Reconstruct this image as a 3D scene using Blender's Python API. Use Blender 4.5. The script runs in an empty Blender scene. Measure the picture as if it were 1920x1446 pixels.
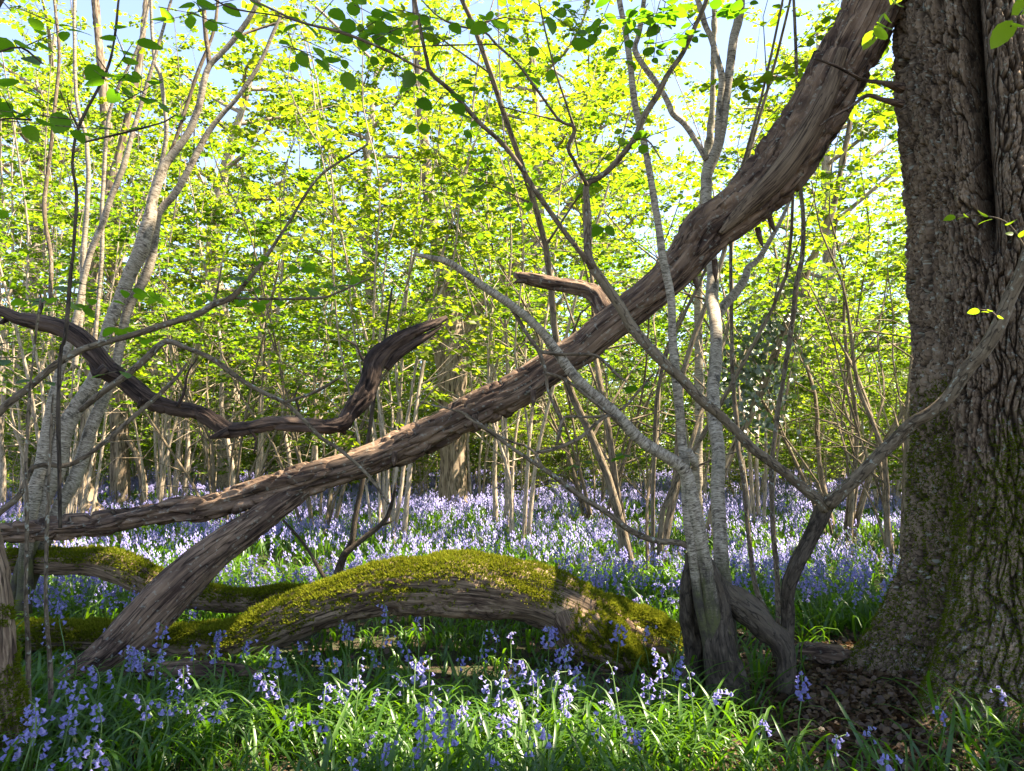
import bpy, math, random
import numpy as np

# ------------------------------------------------------------------ camera, world, sun, exposure
S = bpy.context.scene
COL = S.collection
F, CX, CY = 1423.0, 960.0, 723.0            # focal length and centre of the 1920x1446 photograph
PITCH = math.radians(5.1)
CAMZ = 1.2
cd = bpy.data.cameras.new('camera'); cam = bpy.data.objects.new('camera', cd); COL.objects.link(cam)
cam.location = (0, 0, CAMZ); cam.rotation_euler = (math.pi/2 + PITCH, 0, 0)
cd.sensor_width = 36; cd.lens = 36*F/1920; cd.clip_start = .05; cd.clip_end = 2000
S.camera = cam

SUN_EL, SUN_AZ = math.radians(59), math.radians(89)   # azimuth clockwise from +Y (straight ahead)
SD = np.array([math.cos(SUN_EL)*math.sin(SUN_AZ), math.cos(SUN_EL)*math.cos(SUN_AZ), math.sin(SUN_EL)])
W = bpy.data.worlds.new('World'); S.world = W; W.use_nodes = True
nt = W.node_tree; nt.nodes.clear()
sky = nt.nodes.new('ShaderNodeTexSky'); sky.sky_type = 'NISHITA'; sky.sun_disc = False
sky.sun_elevation = SUN_EL; sky.sun_rotation = SUN_AZ
bg = nt.nodes.new('ShaderNodeBackground'); bg.inputs['Strength'].default_value = .074
wo = nt.nodes.new('ShaderNodeOutputWorld')
sky.air_density = .8; sky.dust_density = .25; sky.ozone_density = 3
hs = nt.nodes.new('ShaderNodeHueSaturation'); hs.inputs['Saturation'].default_value = .8
nt.links.new(sky.outputs[0], hs.inputs['Color']); nt.links.new(hs.outputs[0], bg.inputs[0]); nt.links.new(bg.outputs[0], wo.inputs[0])
ld = bpy.data.lights.new('sun', 'SUN'); ld.energy = 5.0; ld.angle = math.radians(.55); ld.color = (1, .87, .66)
lo = bpy.data.objects.new('sun', ld); COL.objects.link(lo)
from mathutils import Vector
lo.rotation_euler = Vector(SD).to_track_quat('Z', 'Y').to_euler(); lo.location = tuple(SD*40)
S.view_settings.view_transform = 'Standard'; S.view_settings.look = 'None'
S.view_settings.exposure = 2.78; S.view_settings.gamma = 1.0
S.cycles.max_bounces = 12; S.cycles.diffuse_bounces = 9; S.cycles.glossy_bounces = 2
S.cycles.transmission_bounces = 5; S.cycles.transparent_max_bounces = 4
S.cycles.sample_clamp_indirect = 10.0

rng = np.random.default_rng(7)
R = random.Random(11)

# ------------------------------------------------------------------ numpy noise
def _h(ix, iy, iz, s):
    a = (ix.astype(np.int64)*374761393 + iy.astype(np.int64)*668265263 + iz.astype(np.int64)*2147483647*3 + s*974711) & 0xffffffff
    a = ((a ^ (a >> 13))*1274126177) & 0xffffffff
    a = ((a ^ (a >> 16))*2246822519) & 0xffffffff
    return ((a ^ (a >> 15)) & 0xffffff)/float(0xffffff)

def noise(p, s=0):
    p = np.asarray(p, float); i = np.floor(p); f = p - i; f = f*f*(3-2*f)
    x, y, z = i[..., 0], i[..., 1], i[..., 2]; u, v, w = f[..., 0], f[..., 1], f[..., 2]
    L = lambda a, b, t: a+(b-a)*t
    c = [[[_h(x+a, y+b, z+d, s) for d in (0, 1)] for b in (0, 1)] for a in (0, 1)]
    r = L(L(L(c[0][0][0], c[1][0][0], u), L(c[0][1][0], c[1][1][0], u), v),
          L(L(c[0][0][1], c[1][0][1], u), L(c[0][1][1], c[1][1][1], u), v), w)
    return r*2-1

def fbm(p, o=4, s=0):
    p = np.asarray(p, float); r = 0; a = 1; t = 0
    for k in range(o):
        r = r+a*noise(p*2**k, s+k*17); t += a; a *= .5
    return r/t

def worley(p, s=0):
    i = np.floor(p); f1 = np.full(p.shape[:-1], 9.); f2 = f1.copy(); cid = f1.copy()
    for a in (-1, 0, 1):
        for b in (-1, 0, 1):
            for c in (-1, 0, 1):
                x, y, z = i[..., 0]+a, i[..., 1]+b, i[..., 2]+c
                h = [_h(x, y, z, s+k) for k in (1, 2, 3)]
                d = np.sqrt((x+h[0]-p[..., 0])**2+(y+h[1]-p[..., 1])**2+(z+h[2]-p[..., 2])**2)
                n = d < f1
                f2 = np.where(n, f1, np.minimum(f2, d)); cid = np.where(n, h[0], cid); f1 = np.where(n, d, f1)
    return f1, f2, cid

def sstep(a, b, x):
    t = np.clip((x-a)/(b-a), 0, 1); return t*t*(3-2*t)

# ------------------------------------------------------------------ where a pixel of the photo lies at forward distance Y
SP, CP = math.sin(PITCH), math.cos(PITCH)
def P(px, py, Y):
    a, b = (px-CX)/F, (CY-py)/F
    d = np.array([a, CP-SP*b, SP+CP*b]); k = Y/d[1]
    return np.array([d[0]*k, Y, CAMZ+d[2]*k])
def proj(p):
    p = np.asarray(p, float); z = p[..., 2]-CAMZ
    f = p[..., 1]*CP+z*SP; u = -p[..., 1]*SP+z*CP
    return CX+F*p[..., 0]/f, CY-F*u/f

OAK = np.array([2.62, 3.95])
def ground_z(x, y):
    x = np.asarray(x, float); y = np.asarray(y, float)
    q = np.stack([x*.35, y*.35, x*0+3.3], -1)
    g = .07*noise(q, 5)+.03*noise(q*3.1, 9)
    g = g*np.clip((y-1)/6+.35, .35, 1.6)
    return g+.13*np.exp(-((x-OAK[0])**2+(y-OAK[1])**2)/1.1)
def G(px, py):                                   # ground point under a pixel
    lo_, hi = .8, 90
    for _ in range(40):
        m = (lo_+hi)/2; p = P(px, py, m)
        if p[2] > ground_z(p[0], p[1]): lo_ = m
        else: hi = m
    p = P(px, py, lo_); p[2] = ground_z(p[0], p[1]); return p

# ------------------------------------------------------------------ mesh builder
class MB:
    def __init__(s): s.V = []; s.B = []; s.Q = []; s.T = []; s.n = 0; s.qm = []; s.tm = []
    def add(s, V, Q=None, T=None, B=None, m=0):
        V = np.asarray(V, float).reshape(-1, 3)
        s.V.append(V); s.B.append(V if B is None else np.asarray(B, float).reshape(-1, 3))
        if Q is not None and len(Q): s.Q.append(np.asarray(Q, int)+s.n); s.qm.append(np.full(len(Q), m))
        if T is not None and len(T): s.T.append(np.asarray(T, int)+s.n); s.tm.append(np.full(len(T), m))
        s.n += len(V)
    def mesh(s, name, mats, smooth=True, bark=True):
        V = np.concatenate(s.V).astype(np.float32)
        Q = np.concatenate(s.Q) if s.Q else np.zeros((0, 4), int); T = np.concatenate(s.T) if s.T else np.zeros((0, 3), int)
        me = bpy.data.meshes.new(name); me.vertices.add(len(V)); me.vertices.foreach_set('co', V.ravel())
        lv = np.concatenate([Q.ravel(), T.ravel()]).astype(np.int32); me.loops.add(len(lv)); me.loops.foreach_set('vertex_index', lv)
        nq, n3 = len(Q), len(T); me.polygons.add(nq+n3)
        st = np.concatenate([np.arange(nq)*4, nq*4+np.arange(n3)*3]).astype(np.int32)
        me.polygons.foreach_set('loop_start', st)
        mi = np.concatenate(s.qm+s.tm).astype(np.int32); me.polygons.foreach_set('material_index', mi)
        if bark:
            a = me.attributes.new('bark', 'FLOAT_VECTOR', 'POINT'); a.data.foreach_set('vector', np.concatenate(s.B).astype(np.float32).ravel())
        for m in (mats if isinstance(mats, (list, tuple)) else [mats]): me.materials.append(m)
        me.update(calc_edges=True); me.validate()
        me.polygons.foreach_set('use_smooth', np.full(nq+n3, smooth))
        return me
    def obj(s, name, mats, parent=None, smooth=True, bark=True, origin=None):
        if not s.V or not sum(map(len, s.V)): return None
        if origin is not None: s.V = [v-np.asarray(origin) for v in s.V]
        o = bpy.data.objects.new(name, s.mesh(name, mats, smooth, bark)); COL.objects.link(o)
        if parent is not None: o.parent = parent
        return o

def empty(name, label, cat, loc=(0, 0, 0), group=None):
    o = bpy.data.objects.new(name, None); COL.objects.link(o); o.location = tuple(loc); o.empty_display_size = .1
    return tag(o, label, cat, group)
def tag(o, label=None, cat=None, group=None, kind=None):
    for k, v in (('label', label), ('category', cat), ('group', group), ('kind', kind)):
        if v: o[k] = v
    return o

def smooth_path(p, r, step):
    p = np.asarray(p, float); r = np.asarray(r, float)
    if len(p) < 3: p = np.array([p[0], (p[0]+p[-1])/2, p[-1]]); r = np.array([r[0], (r[0]+r[-1])/2, r[-1]])
    e = np.concatenate([[2*p[0]-p[1]], p, [2*p[-1]-p[-2]]]); er = np.concatenate([[r[0]], r, [r[-1]]])
    out, orr = [], []
    for i in range(len(p)-1):
        a, b, c, d = e[i:i+4]; n = max(1, int(np.linalg.norm(c-b)/step)); t = (np.arange(n)/n)[:, None]
        out.append(.5*(2*b+(c-a)*t+(2*a-5*b+4*c-d)*t**2+(3*b-a-3*c+d)*t**3))
        orr.append(er[i+1]+(er[i+2]-er[i+1])*t[:, 0])
    out.append(p[-1:]); orr.append(r[-1:])
    return np.concatenate(out), np.concatenate(orr)

def frames(p):
    t = np.gradient(p, axis=0); t /= np.linalg.norm(t, axis=1)[:, None]+1e-12
    u = np.zeros_like(t); a = np.array([0, 1, .13]) if abs(t[0][1]) < .8 else np.array([1, 0, .1])
    for i in range(len(t)):
        a = a-t[i]*a.dot(t[i]); a = a/(np.linalg.norm(a)+1e-12); u[i] = a
    return t, u, np.cross(t, u)

def tube(mb, pts, rad, sides=8, step=.05, disp=None, m=0, cap=True, squash=None, wob=0, seed=0):
    p, r = smooth_path(pts, rad, step)
    if wob:
        s_ = np.arange(len(p))*step; q = np.stack([s_*5, s_*0+seed*7.7, s_*0], -1)
        p = p+wob*np.stack([noise(q, 1), noise(q, 2), noise(q, 3)], -1)*r[:, None]*sstep(0, .15, s_)[:, None]
    t, u, w = frames(p); n = len(p)
    L = np.concatenate([[0], np.cumsum(np.linalg.norm(np.diff(p, axis=0), axis=1))])
    th = np.arange(sides)*2*math.pi/sides
    c, s_ = np.cos(th), np.sin(th); rm = r[:, None]+0*th
    B = np.stack([rm*c, rm*s_, L[:, None]+0*th], -1); B[..., 0] += seed*3.1
    d = np.zeros((n, sides)) if disp is None else disp(B, th, L, r)
    N = c[None, :, None]*u[:, None]+s_[None, :, None]*w[:, None]
    V = p[:, None]+N*(rm+d)[..., None]
    i = np.arange(n-1)[:, None]*sides; j = np.arange(sides)[None]; k = (j+1) % sides
    Q = np.stack([i+j, i+k, i+sides+k, i+sides+j], -1).reshape(-1, 4)
    V = V.reshape(-1, 3); B = B.reshape(-1, 3); T = None
    if cap:
        V = np.concatenate([V, [p[0], p[-1]]]); B = np.concatenate([B, [[0, 0, 0], [0, 0, L[-1]]]])
        a = n*sides; jj = np.arange(sides); kk = (jj+1) % sides
        T = np.concatenate([np.stack([0*jj+a, kk, jj], -1), np.stack([0*jj+a+1, (n-1)*sides+jj, (n-1)*sides+kk], -1)])
    mb.add(V, Q, T, B, m)
    return p, r

# ------------------------------------------------------------------ materials
class Mat:
    def __init__(s, name):
        s.m = bpy.data.materials.new(name); s.m.use_nodes = True; s.t = s.m.node_tree; s.t.nodes.clear()
        s.out = s.t.nodes.new('ShaderNodeOutputMaterial')
    def n(s, typ, **kw):
        x = s.t.nodes.new('ShaderNode'+typ)
        for k, v in kw.items():
            if k in x.inputs: 
                if hasattr(v, 'is_output'): s.t.links.new(v, x.inputs[k])
                else: x.inputs[k].default_value = v
            else: setattr(x, k, v)
        return x
    def link(s, a, b): s.t.links.new(a, b)
    def noise(s, vec, scale, detail=5, rough=.6, dist=0):
        x = s.n('TexNoise', Scale=scale, Detail=detail, Roughness=rough, Distortion=dist)
        if vec is not None: s.link(vec, x.inputs['Vector'])
        return x.outputs[0]
    def attr(s, name='bark'): return s.n('Attribute', attribute_name=name).outputs['Vector']
    def map(s, vec, sc):
        x = s.n('Mapping'); s.link(vec, x.inputs['Vector']); x.inputs['Scale'].default_value = sc; return x.outputs[0]
    def ramp(s, fac, stops):
        x = s.n('ValToRGB'); s.link(fac, x.inputs[0]); e = x.color_ramp.elements
        while len(e) < len(stops): e.new(.5)
        for i, (p_, c) in enumerate(stops):
            e[i].position = p_; e[i].color = (*c, 1) if len(c) == 3 else c
        return x.outputs[0]
    def mix(s, fac, a, b):
        x = s.n('Mix', data_type='RGBA')
        for i, v in ((0, fac), (6, a), (7, b)):
            if hasattr(v, 'is_output'): s.link(v, x.inputs[i])
            else: x.inputs[i].default_value = v if i == 0 else (*v, 1)
        return x.outputs[2]
    def math(s, op, a, b=0.):
        x = s.n('Math', operation=op)
        for i, v in ((0, a), (1, b)):
            if hasattr(v, 'is_output'): s.link(v, x.inputs[i])
            else: x.inputs[i].default_value = v
        return x.outputs[0]
    def bsdf(s, col, rough=.85, h=None, bump=.5, dist=.02, spec=.3):
        b = s.n('BsdfPrincipled', Roughness=rough); b.inputs['Specular IOR Level'].default_value = spec
        if hasattr(col, 'is_output'): s.link(col, b.inputs['Base Color'])
        else: b.inputs['Base Color'].default_value = (*col, 1)
        if h is not None:
            x = s.n('Bump', Strength=bump, Distance=dist); s.link(h, x.inputs['Height']); s.link(x.outputs[0], b.inputs['Normal'])
        s.link(b.outputs[0], s.out.inputs[0]); return b
    def upness(s, lo_=.1, hi=.7):
        g = s.n('NewGeometry'); x = s.n('SeparateXYZ'); s.link(g.outputs['True Normal'], x.inputs[0])
        m = s.n('MapRange', **{'From Min': lo_, 'From Max': hi}); s.link(x.outputs[2], m.inputs[0]); return m.outputs[0]

def m_bark(name, dark, mid, pale, sc=(60, 60, 9), bump=.6, moss=0, mosscol=(.10, .105, .012), lichen=0, up=True, zmoss=None, furrow=False):
    M = Mat(name); v = M.attr(); g = M.noise(M.map(v, sc), 1, 7, .65, .4); b = M.noise(M.map(v, (9, 9, 3)), 1, 4)
    c = M.ramp(g, [(.3, dark), (.5, mid), (.72, pale)])
    c = M.mix(M.ramp(b, [(.4, (0, 0, 0)), (.65, (.6, .6, .6))]), c, pale)
    ck = M.noise(M.map(v, (sc[0]*.38, sc[1]*.38, sc[2]*.30)), 1, 3, .5); c = M.mix(M.ramp(ck, [(.470, (0, 0, 0)), (.495, (.8, .8, .8)), (.505, (.8, .8, .8)), (.53, (0, 0, 0))]), c, tuple(x*.6 for x in dark))
    if furrow:
        fu = M.n('Attribute', attribute_name='furrow').outputs['Fac']; c = M.mix(M.ramp(fu, [(.12, (0, 0, 0)), (.8, (.75, .75, .75))]), c, (.012, .007, .005))  # furrows darkened in colour: dark inner bark plus shade the shallow relief lacks
    if lichen:
        l = M.noise(M.map(v, (45, 45, 40)), 1, 3); c = M.mix(M.ramp(l, [(.60, (0, 0, 0)), (.66, (lichen,)*3)]), c, (.34, .36, .30))
    if moss:
        k = M.noise(M.map(v, (14, 14, 9)), 1, 4, .7)
        k = M.math('MULTIPLY', k, moss)
        if up: k = M.math('MULTIPLY', M.math('ADD', M.upness(-.4, .8), .35), k)
        if zmoss:
            gp = M.n('NewGeometry'); xx = M.n('SeparateXYZ'); M.link(gp.outputs['Position'], xx.inputs[0])
            mr = M.n('MapRange', **{'From Min': zmoss, 'From Max': 0.0}); M.link(xx.outputs[2], mr.inputs[0]); k = M.math('MULTIPLY', k, mr.outputs[0])
        c = M.mix(M.ramp(k, [(.42, (0, 0, 0)), (.58, (1, 1, 1))]), c, mosscol)
    M.bsdf(c, .9, g, bump, .012, .2); return M.m

def m_leaf(name, cols, trans, tr=.5, gloss=.06, rough=.45):
    M = Mat(name); g = M.n('NewGeometry'); rnd = g.outputs['Random Per Island']
    oi = M.n('ObjectInfo'); f = M.math('FRACT', M.math('ADD', rnd, 0)); f2 = M.math('ADD', M.math('MULTIPLY', f, .6), M.math('MULTIPLY', oi.outputs['Random'], .4))
    c = M.ramp(f2, [(i/(len(cols)-1), k) for i, k in enumerate(cols)])
    t = M.ramp(f2, [(i/(len(trans)-1), k) for i, k in enumerate(trans)])
    d = M.n('BsdfDiffuse'); M.link(c, d.inputs[0]); x = M.n('BsdfTranslucent'); M.link(t, x.inputs[0])
    mx = M.n('MixShader'); mx.inputs[0].default_value = tr; M.link(d.outputs[0], mx.inputs[1]); M.link(x.outputs[0], mx.inputs[2])
    gl = M.n('BsdfGlossy', Roughness=rough); m2 = M.n('MixShader'); m2.inputs[0].default_value = gloss
    M.link(mx.outputs[0], m2.inputs[1]); M.link(gl.outputs[0], m2.inputs[2]); M.link(m2.outputs[0], M.out.inputs[0]); return M.m

M_dead = m_bark('dead_wood', (.012, .007, .005), (.060, .036, .026), (.28, .185, .12), (55, 55, 4.5), 1.0, lichen=.3)
M_black = m_bark('dark_dead_wood', (.007, .0045, .004), (.030, .019, .015), (.14, .095, .07), (55, 55, 5), 1.0)
M_pale = m_bark('bare_heartwood', (.02, .012, .008), (.085, .055, .035), (.22, .155, .10), (95, 95, 3), .6)
M_log = m_bark('log_bark', (.022, .014, .009), (.10, .062, .040), (.33, .235, .15), (70, 70, 6), .9, .55, (.11, .10, .012))
M_oak = m_bark('oak_bark', (.036, .023, .014), (.125, .084, .055), (.27, .195, .13), (110, 110, 30), .8, .42, (.055, .06, .012), up=False, zmoss=2.6, lichen=.5, furrow=True)
M_birch = Mat('birch_bark')
_v = M_birch.attr(); _l = M_birch.noise(M_birch.map(_v, (22, 22, 95)), 1, 4, .7, 1.2); _p = M_birch.noise(M_birch.map(_v, (16, 16, 9)), 1, 5, .7)
_c = M_birch.ramp(_l, [(.36, (.03, .021, .014)), (.47, (.19, .15, .105)), (.72, (.46, .40, .31))])
_c = M_birch.mix(M_birch.ramp(_p, [(.56, (0, 0, 0)), (.64, (.85, .85, .85))]), _c, (.028, .022, .016))
_q = M_birch.noise(M_birch.map(_v, (5, 5, 3)), 1, 4, .6)
_c = M_birch.mix(M_birch.ramp(_q, [(.5, (0, 0, 0)), (.7, (.5, .5, .5))]), _c, (.20, .18, .12))
_gp = M_birch.n('NewGeometry'); _xx = M_birch.n('SeparateXYZ'); M_birch.link(_gp.outputs['Position'], _xx.inputs[0])
_mr = M_birch.n('MapRange', **{'From Min': 1.15, 'From Max': .15}); M_birch.link(_xx.outputs[2], _mr.inputs[0])
_fz = M_birch.math('MULTIPLY', M_birch.math('ADD', M_birch.noise(M_birch.map(_v, (20, 20, 7)), 1, 5, .7), .22), _mr.outputs[0])
_c = M_birch.mix(M_birch.ramp(_fz, [(.28, (0, 0, 0)), (.46, (.95, .95, .95))]), _c, M_birch.ramp(_p, [(.4, (.018, .013, .009)), (.6, (.055, .055, .014))]))
M_birch.bsdf(_c, .7, _p, .3, .006); M_birch = M_birch.m
M_hazel = m_bark('hazel_bark', (.035, .025, .015), (.095, .068, .043), (.20, .155, .105), (60, 60, 22), .4, .36, (.10, .10, .02), lichen=.5, up=False, zmoss=1.3)
M_mossyhazel = m_bark('mossy_hazel_bark', (.015, .011, .008), (.04, .029, .02), (.11, .085, .06), (70, 70, 20), .8, .62, (.06, .062, .012), up=True)
M_farbark = m_bark('wood_stem_bark', (.13, .10, .072), (.29, .225, .165), (.46, .38, .30), (50, 50, 16), .4, .40, (.16, .15, .03), up=False, zmoss=1.6)
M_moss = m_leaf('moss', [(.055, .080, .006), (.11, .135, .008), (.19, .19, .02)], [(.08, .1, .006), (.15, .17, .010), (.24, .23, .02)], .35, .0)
M_omoss = m_leaf('oak_moss', [(.045, .066, .006), (.08, .10, .008), (.12, .13, .012)], [(.07, .09, .006), (.12, .13, .01)], .25, .0)  # moss of the oak, a dark olive green
M_hleaf = m_leaf('hazel_leaf', [(.020, .055, .005), (.045, .090, .006), (.08, .12, .007), (.13, .15, .010)], [(.07, .17, .004), (.155, .275, .006), (.245, .345, .008), (.33, .375, .012)], .62, .03)
M_oleaf = m_leaf('oak_leaf', [(.05, .09, .012), (.09, .13, .02)], [(.20, .32, .01), (.34, .44, .02)], .5, .05)
M_nleaf = m_leaf('near_hazel_leaf', [(.025, .06, .006), (.04, .085, .007), (.05, .10, .008)], [(.10, .27, .004), (.17, .38, .005), (.26, .46, .006)], .55, .06)
M_bright = m_leaf('bright_young_leaf', [(.07, .13, .010), (.09, .15, .012)], [(.26, .45, .01), (.36, .50, .012)], .6, .05)
M_ivy = m_leaf('ivy_leaf', [(.012, .03, .008), (.03, .06, .012)], [(.03, .07, .006), (.06, .12, .01)], .25, .12)
M_blade = m_leaf('bluebell_blade', [(.024, .072, .006), (.044, .105, .008), (.07, .135, .010)], [(.08, .21, .004), (.15, .31, .005), (.25, .38, .008)], .45, .04, .4)
M_stem = m_leaf('bluebell_stem', [(.09, .16, .03), (.13, .2, .05)], [(.15, .3, .03), (.2, .35, .05)], .3, .05)
M_bell = m_leaf('bluebell_petal', [(.18, .16, .42), (.24, .22, .50), (.31, .29, .56), (.42, .40, .62)], [(.22, .19, .50), (.29, .26, .58), (.36, .34, .64), (.45, .43, .68)], .45, .03)
M_litter = m_leaf('dry_leaf', [(.02, .011, .006), (.065, .036, .019), (.13, .08, .045), (.035, .02, .011)], [(.04, .02, .008), (.08, .04, .016)], .2, .03)
_g = Mat('woodland_soil'); _n = _g.noise(_g.n('NewGeometry').outputs['Position'], 9, 8, .7); _n2 = _g.noise(_g.n('NewGeometry').outputs['Position'], 70, 4, .7)
_c = _g.ramp(_n2, [(.3, (.01, .007, .004)), (.5, (.035, .022, .013)), (.7, (.09, .058, .034))])
_c = _g.mix(_g.ramp(_n, [(.45, (0, 0, 0)), (.6, (.7, .7, .7))]), _c, (.035, .06, .012)); _g.bsdf(_c, .95, _n2, .8, .03); M_soil = _g.m

# ------------------------------------------------------------------ ground
def axis(lim, near, n): 
    t = np.linspace(-1, 1, n); return np.sign(t)*(near*np.abs(t)+(lim-near)*np.abs(t)**4)
gx = axis(170, 26, 300); gy = np.concatenate([np.linspace(-90, -6, 30), np.linspace(-5, 30, 220), np.linspace(31, 250, 80)])
X, Yg = np.meshgrid(gx, gy); mb = MB(); a, b = len(gy), len(gx)
i = np.arange(a-1)[:, None]*b; j = np.arange(b-1)[None]
mb.add(np.stack([X, Yg, ground_z(X, Yg)], -1), np.stack([i+j, i+j+1, i+b+j+1, i+b+j], -1).reshape(-1, 4))
tag(mb.obj('ground', M_soil, bark=False), 'woodland floor of dark soil and litter under the bluebells', 'ground', kind='structure')

# ------------------------------------------------------------------ the big oak
def oak_r(th, z):
    d = lambda a: np.abs((th-a+math.pi) % (2*math.pi)-math.pi)
    base = .34+.03*sstep(2.4, 3.2, z)
    zz = np.clip(z+.12, 0, None)
    fl = .42*np.exp(-zz/.42)+.42*np.exp(-zz/1.2)
    lob = sum(k*np.exp(-(d(a)/w)**2) for a, w, k in ((2.75, .32, .52), (3.78, .36, .62), (4.6, .34, .36), (5.5, .4, .5), (.2, .4, .5), (1.4, .4, .5)))
    lob2 = .13*np.exp(-(d(3.28)/.20)**2)
    r = base+fl*(.45+0*lob)+lob*.95*np.exp(-zz/.27)+.10*np.exp(-(d(3.78)/.3)**2)*np.exp(-zz/.9)-lob2*np.exp(-zz/.6)
    r = r+.035*np.sin(3*th+.7)*1+.02*np.sin(7*th+z*.9)
    fis = np.exp(-(d(4.02)/.085)**2)*sstep(2.05, 2.5, z)
    r = r+.05*np.exp(-((d(4.02)-.24)/.13)**2)*sstep(2.0, 2.7, z)
    return r-.30*fis, fis
def oak_c(z): return OAK[0]-.012*z+.0*z, OAK[1]+.0*z
thv = np.concatenate([np.linspace(2.2, 5.4, 430, endpoint=False), np.linspace(5.4, 2.2+2*math.pi, 70, endpoint=False)])
zv = np.concatenate([np.linspace(-.25, 4.3, 760), np.linspace(4.36, 8.5, 50)])
TH, Z = np.meshgrid(thv, zv); r, fis = oak_r(TH, Z)
q = np.stack([r*np.cos(TH), r*np.sin(TH), Z], -1)
rb = np.stack([.62*np.cos(TH), .62*np.sin(TH), Z], -1)
wq = rb+.050*np.stack([fbm(q*5, 2, 3), fbm(q*5, 2, 4), 3*fbm(q*3, 2, 6)], -1)
f1, f2, cid = worley(wq*np.array([24, 24, 4.6]), 40)
e1, e2, _ = worley(wq*np.array([38, 38, 20]), 60)
crack = sstep(.0, .17, f2-f1); ridg = 1-np.abs(fbm(wq*np.array([11, 11, 1.7]), 3, 21))*2.4
dd = .026*crack+.018*ridg+.013*sstep(0, .22, e2-e1)*crack+.016*cid*crack+.014*fbm(q*50, 4, 8)
dd = dd*np.where(Z < .5, .55+.9*np.clip(Z, 0, .5), 1)*(1-fis*.8)+.05*fbm(q*2.2, 3, 2)*sstep(1.4, -.1, Z)-.035
cx, cy = oak_c(Z); rr = r+dd
V = np.stack([cx+rr*np.cos(TH), cy+rr*np.sin(TH), Z], -1)
n, m_ = TH.shape; i = np.arange(n-1)[:, None]*m_; j = np.arange(m_)[None]; k = (j+1) % m_
mb = MB(); mb.add(V, np.stack([i+j, i+k, i+m_+k, i+m_+j], -1).reshape(-1, 4), None, q)
oak = empty('oak_tree', 'massive old oak with furrowed dark bark, deep cleft and mossy root flare', 'tree', (OAK[0], OAK[1], 0))
def kid(mb_, name, mat, par, smooth=True, bark=True):
    return mb_.obj(name, mat, par, smooth, bark, origin=par.location)
ot = kid(mb, 'trunk', M_oak, oak)
fa = ot.data.attributes.new('furrow', 'FLOAT', 'POINT'); fa.data.foreach_set('value', (np.clip(1-crack, 0, 1)*.85+.5*np.clip(-ridg+.25, 0, .8)).astype(np.float32).ravel())
OAKV, OAKN = V, None

# ------------------------------------------------------------------ moss fur and leaf scatter
def fur(mb, pos, nrm, size, m=0, lay=.7):
    n = len(pos); rv = rng.normal(size=(n, 3)); d = nrm+lay*rv; d /= np.linalg.norm(d, axis=1)[:, None]
    s_ = np.cross(d, rng.normal(size=(n, 3))); s_ /= np.linalg.norm(s_, axis=1)[:, None]
    L = (size*rng.uniform(.5, 1.5, n))[:, None]; w = L*.22
    V = np.stack([pos-nrm*.004-s_*w, pos-nrm*.004+s_*w, pos+d*L], 1).reshape(-1, 3)
    mb.add(V, None, np.arange(3*n).reshape(-1, 3), None, m)
def surf_samples(V, n):                                   # V: (rows, cols, 3) closed around columns
    i = rng.integers(0, V.shape[0]-1, n); j = rng.integers(0, V.shape[1], n); k = (j+1) % V.shape[1]
    u, v = rng.random((n, 1)), rng.random((n, 1))
    a, b, c = V[i, j], V[i, k], V[i+1, j]; p = a+(b-a)*u+(c-a)*v
    nn = np.cross(b-a, c-a); ar = np.linalg.norm(nn, axis=1); return p, nn/(ar[:, None]+1e-12), ar
p, nn, ar = surf_samples(V[:, :430], 420000); keep = p[:, 2] > -.1; p, nn = p[keep], nn[keep]
mk = fbm(p*np.array([3.2, 3.2, 1.6]), 4, 77); th = np.arctan2(p[:, 1]-OAK[1], p[:, 0]-OAK[0]) % (2*math.pi)
leftside = np.exp(-((th-3.05)/.55)**2)
lim = .22-.75*leftside*sstep(2.2, .3, p[:, 2])-.35*sstep(1.6, .7, p[:, 2])*np.exp(-((th-4.2)/.28)**2)-.28*sstep(.55, .0, p[:, 2])+.55*sstep(1.2, 2.2, p[:, 2])
ok = (mk+.12*rng.normal(size=len(mk)) > lim) & (rng.random(len(mk)) < .8)
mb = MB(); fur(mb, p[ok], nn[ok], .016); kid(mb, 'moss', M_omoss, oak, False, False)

LEAF6 = (np.array([(0, 0, 0), (-.40, .28, .05), (-.42, .62, .06), (0, 1.02, -.06), (.42, .62, .06), (.40, .28, .05)]), np.array([(0, 3, 2, 1), (0, 5, 4, 3)]))
LEAFN = None
def leaf_template():                                     # rounded toothed hazel leaf with a fold and a drooping tip
    n = 9; L = []
    for i in range(n+1):
        t = i/n; w = .45*(math.sin(math.pi*min(1, (t*.97+.03)**.85))**.7)*(1-.1*t)+.01; z = -.22*(t-.45)**2
        L.append((t, w*(1.0 if i % 2 else .93), z))
    V = []; Q = []
    for t, w, z in L: V += [(-w, t, z+.10*w), (-w*.5, t+.01, z+.075*w), (0, t+.03, z), (w*.5, t+.01, z+.075*w), (w, t, z+.10*w)]
    for i in range(n):
        for j in range(4): a = i*5+j; Q.append((a, a+1, a+6, a+5))
    return np.array(V), np.array(Q)
LEAFN = leaf_template()
def leaves(mb, pos, dirs, nrm, size, tpl=LEAF6, m=0):
    pos = np.asarray(pos); dirs = np.asarray(dirs); nrm = np.asarray(nrm)
    y = dirs/(np.linalg.norm(dirs, axis=1)[:, None]+1e-9); x = np.cross(y, nrm); x /= np.linalg.norm(x, axis=1)[:, None]+1e-9; z = np.cross(x, y)
    T, Fq = tpl; s_ = np.asarray(size)[:, None, None]
    V = pos[:, None]+s_*(T[None, :, 0, None]*x[:, None]+T[None, :, 1, None]*y[:, None]+T[None, :, 2, None]*z[:, None])
    mb.add(V.reshape(-1, 3), (Fq[None]+(np.arange(len(pos))*len(T))[:, None, None]).reshape(-1, Fq.shape[1]), None, None, m)

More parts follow.
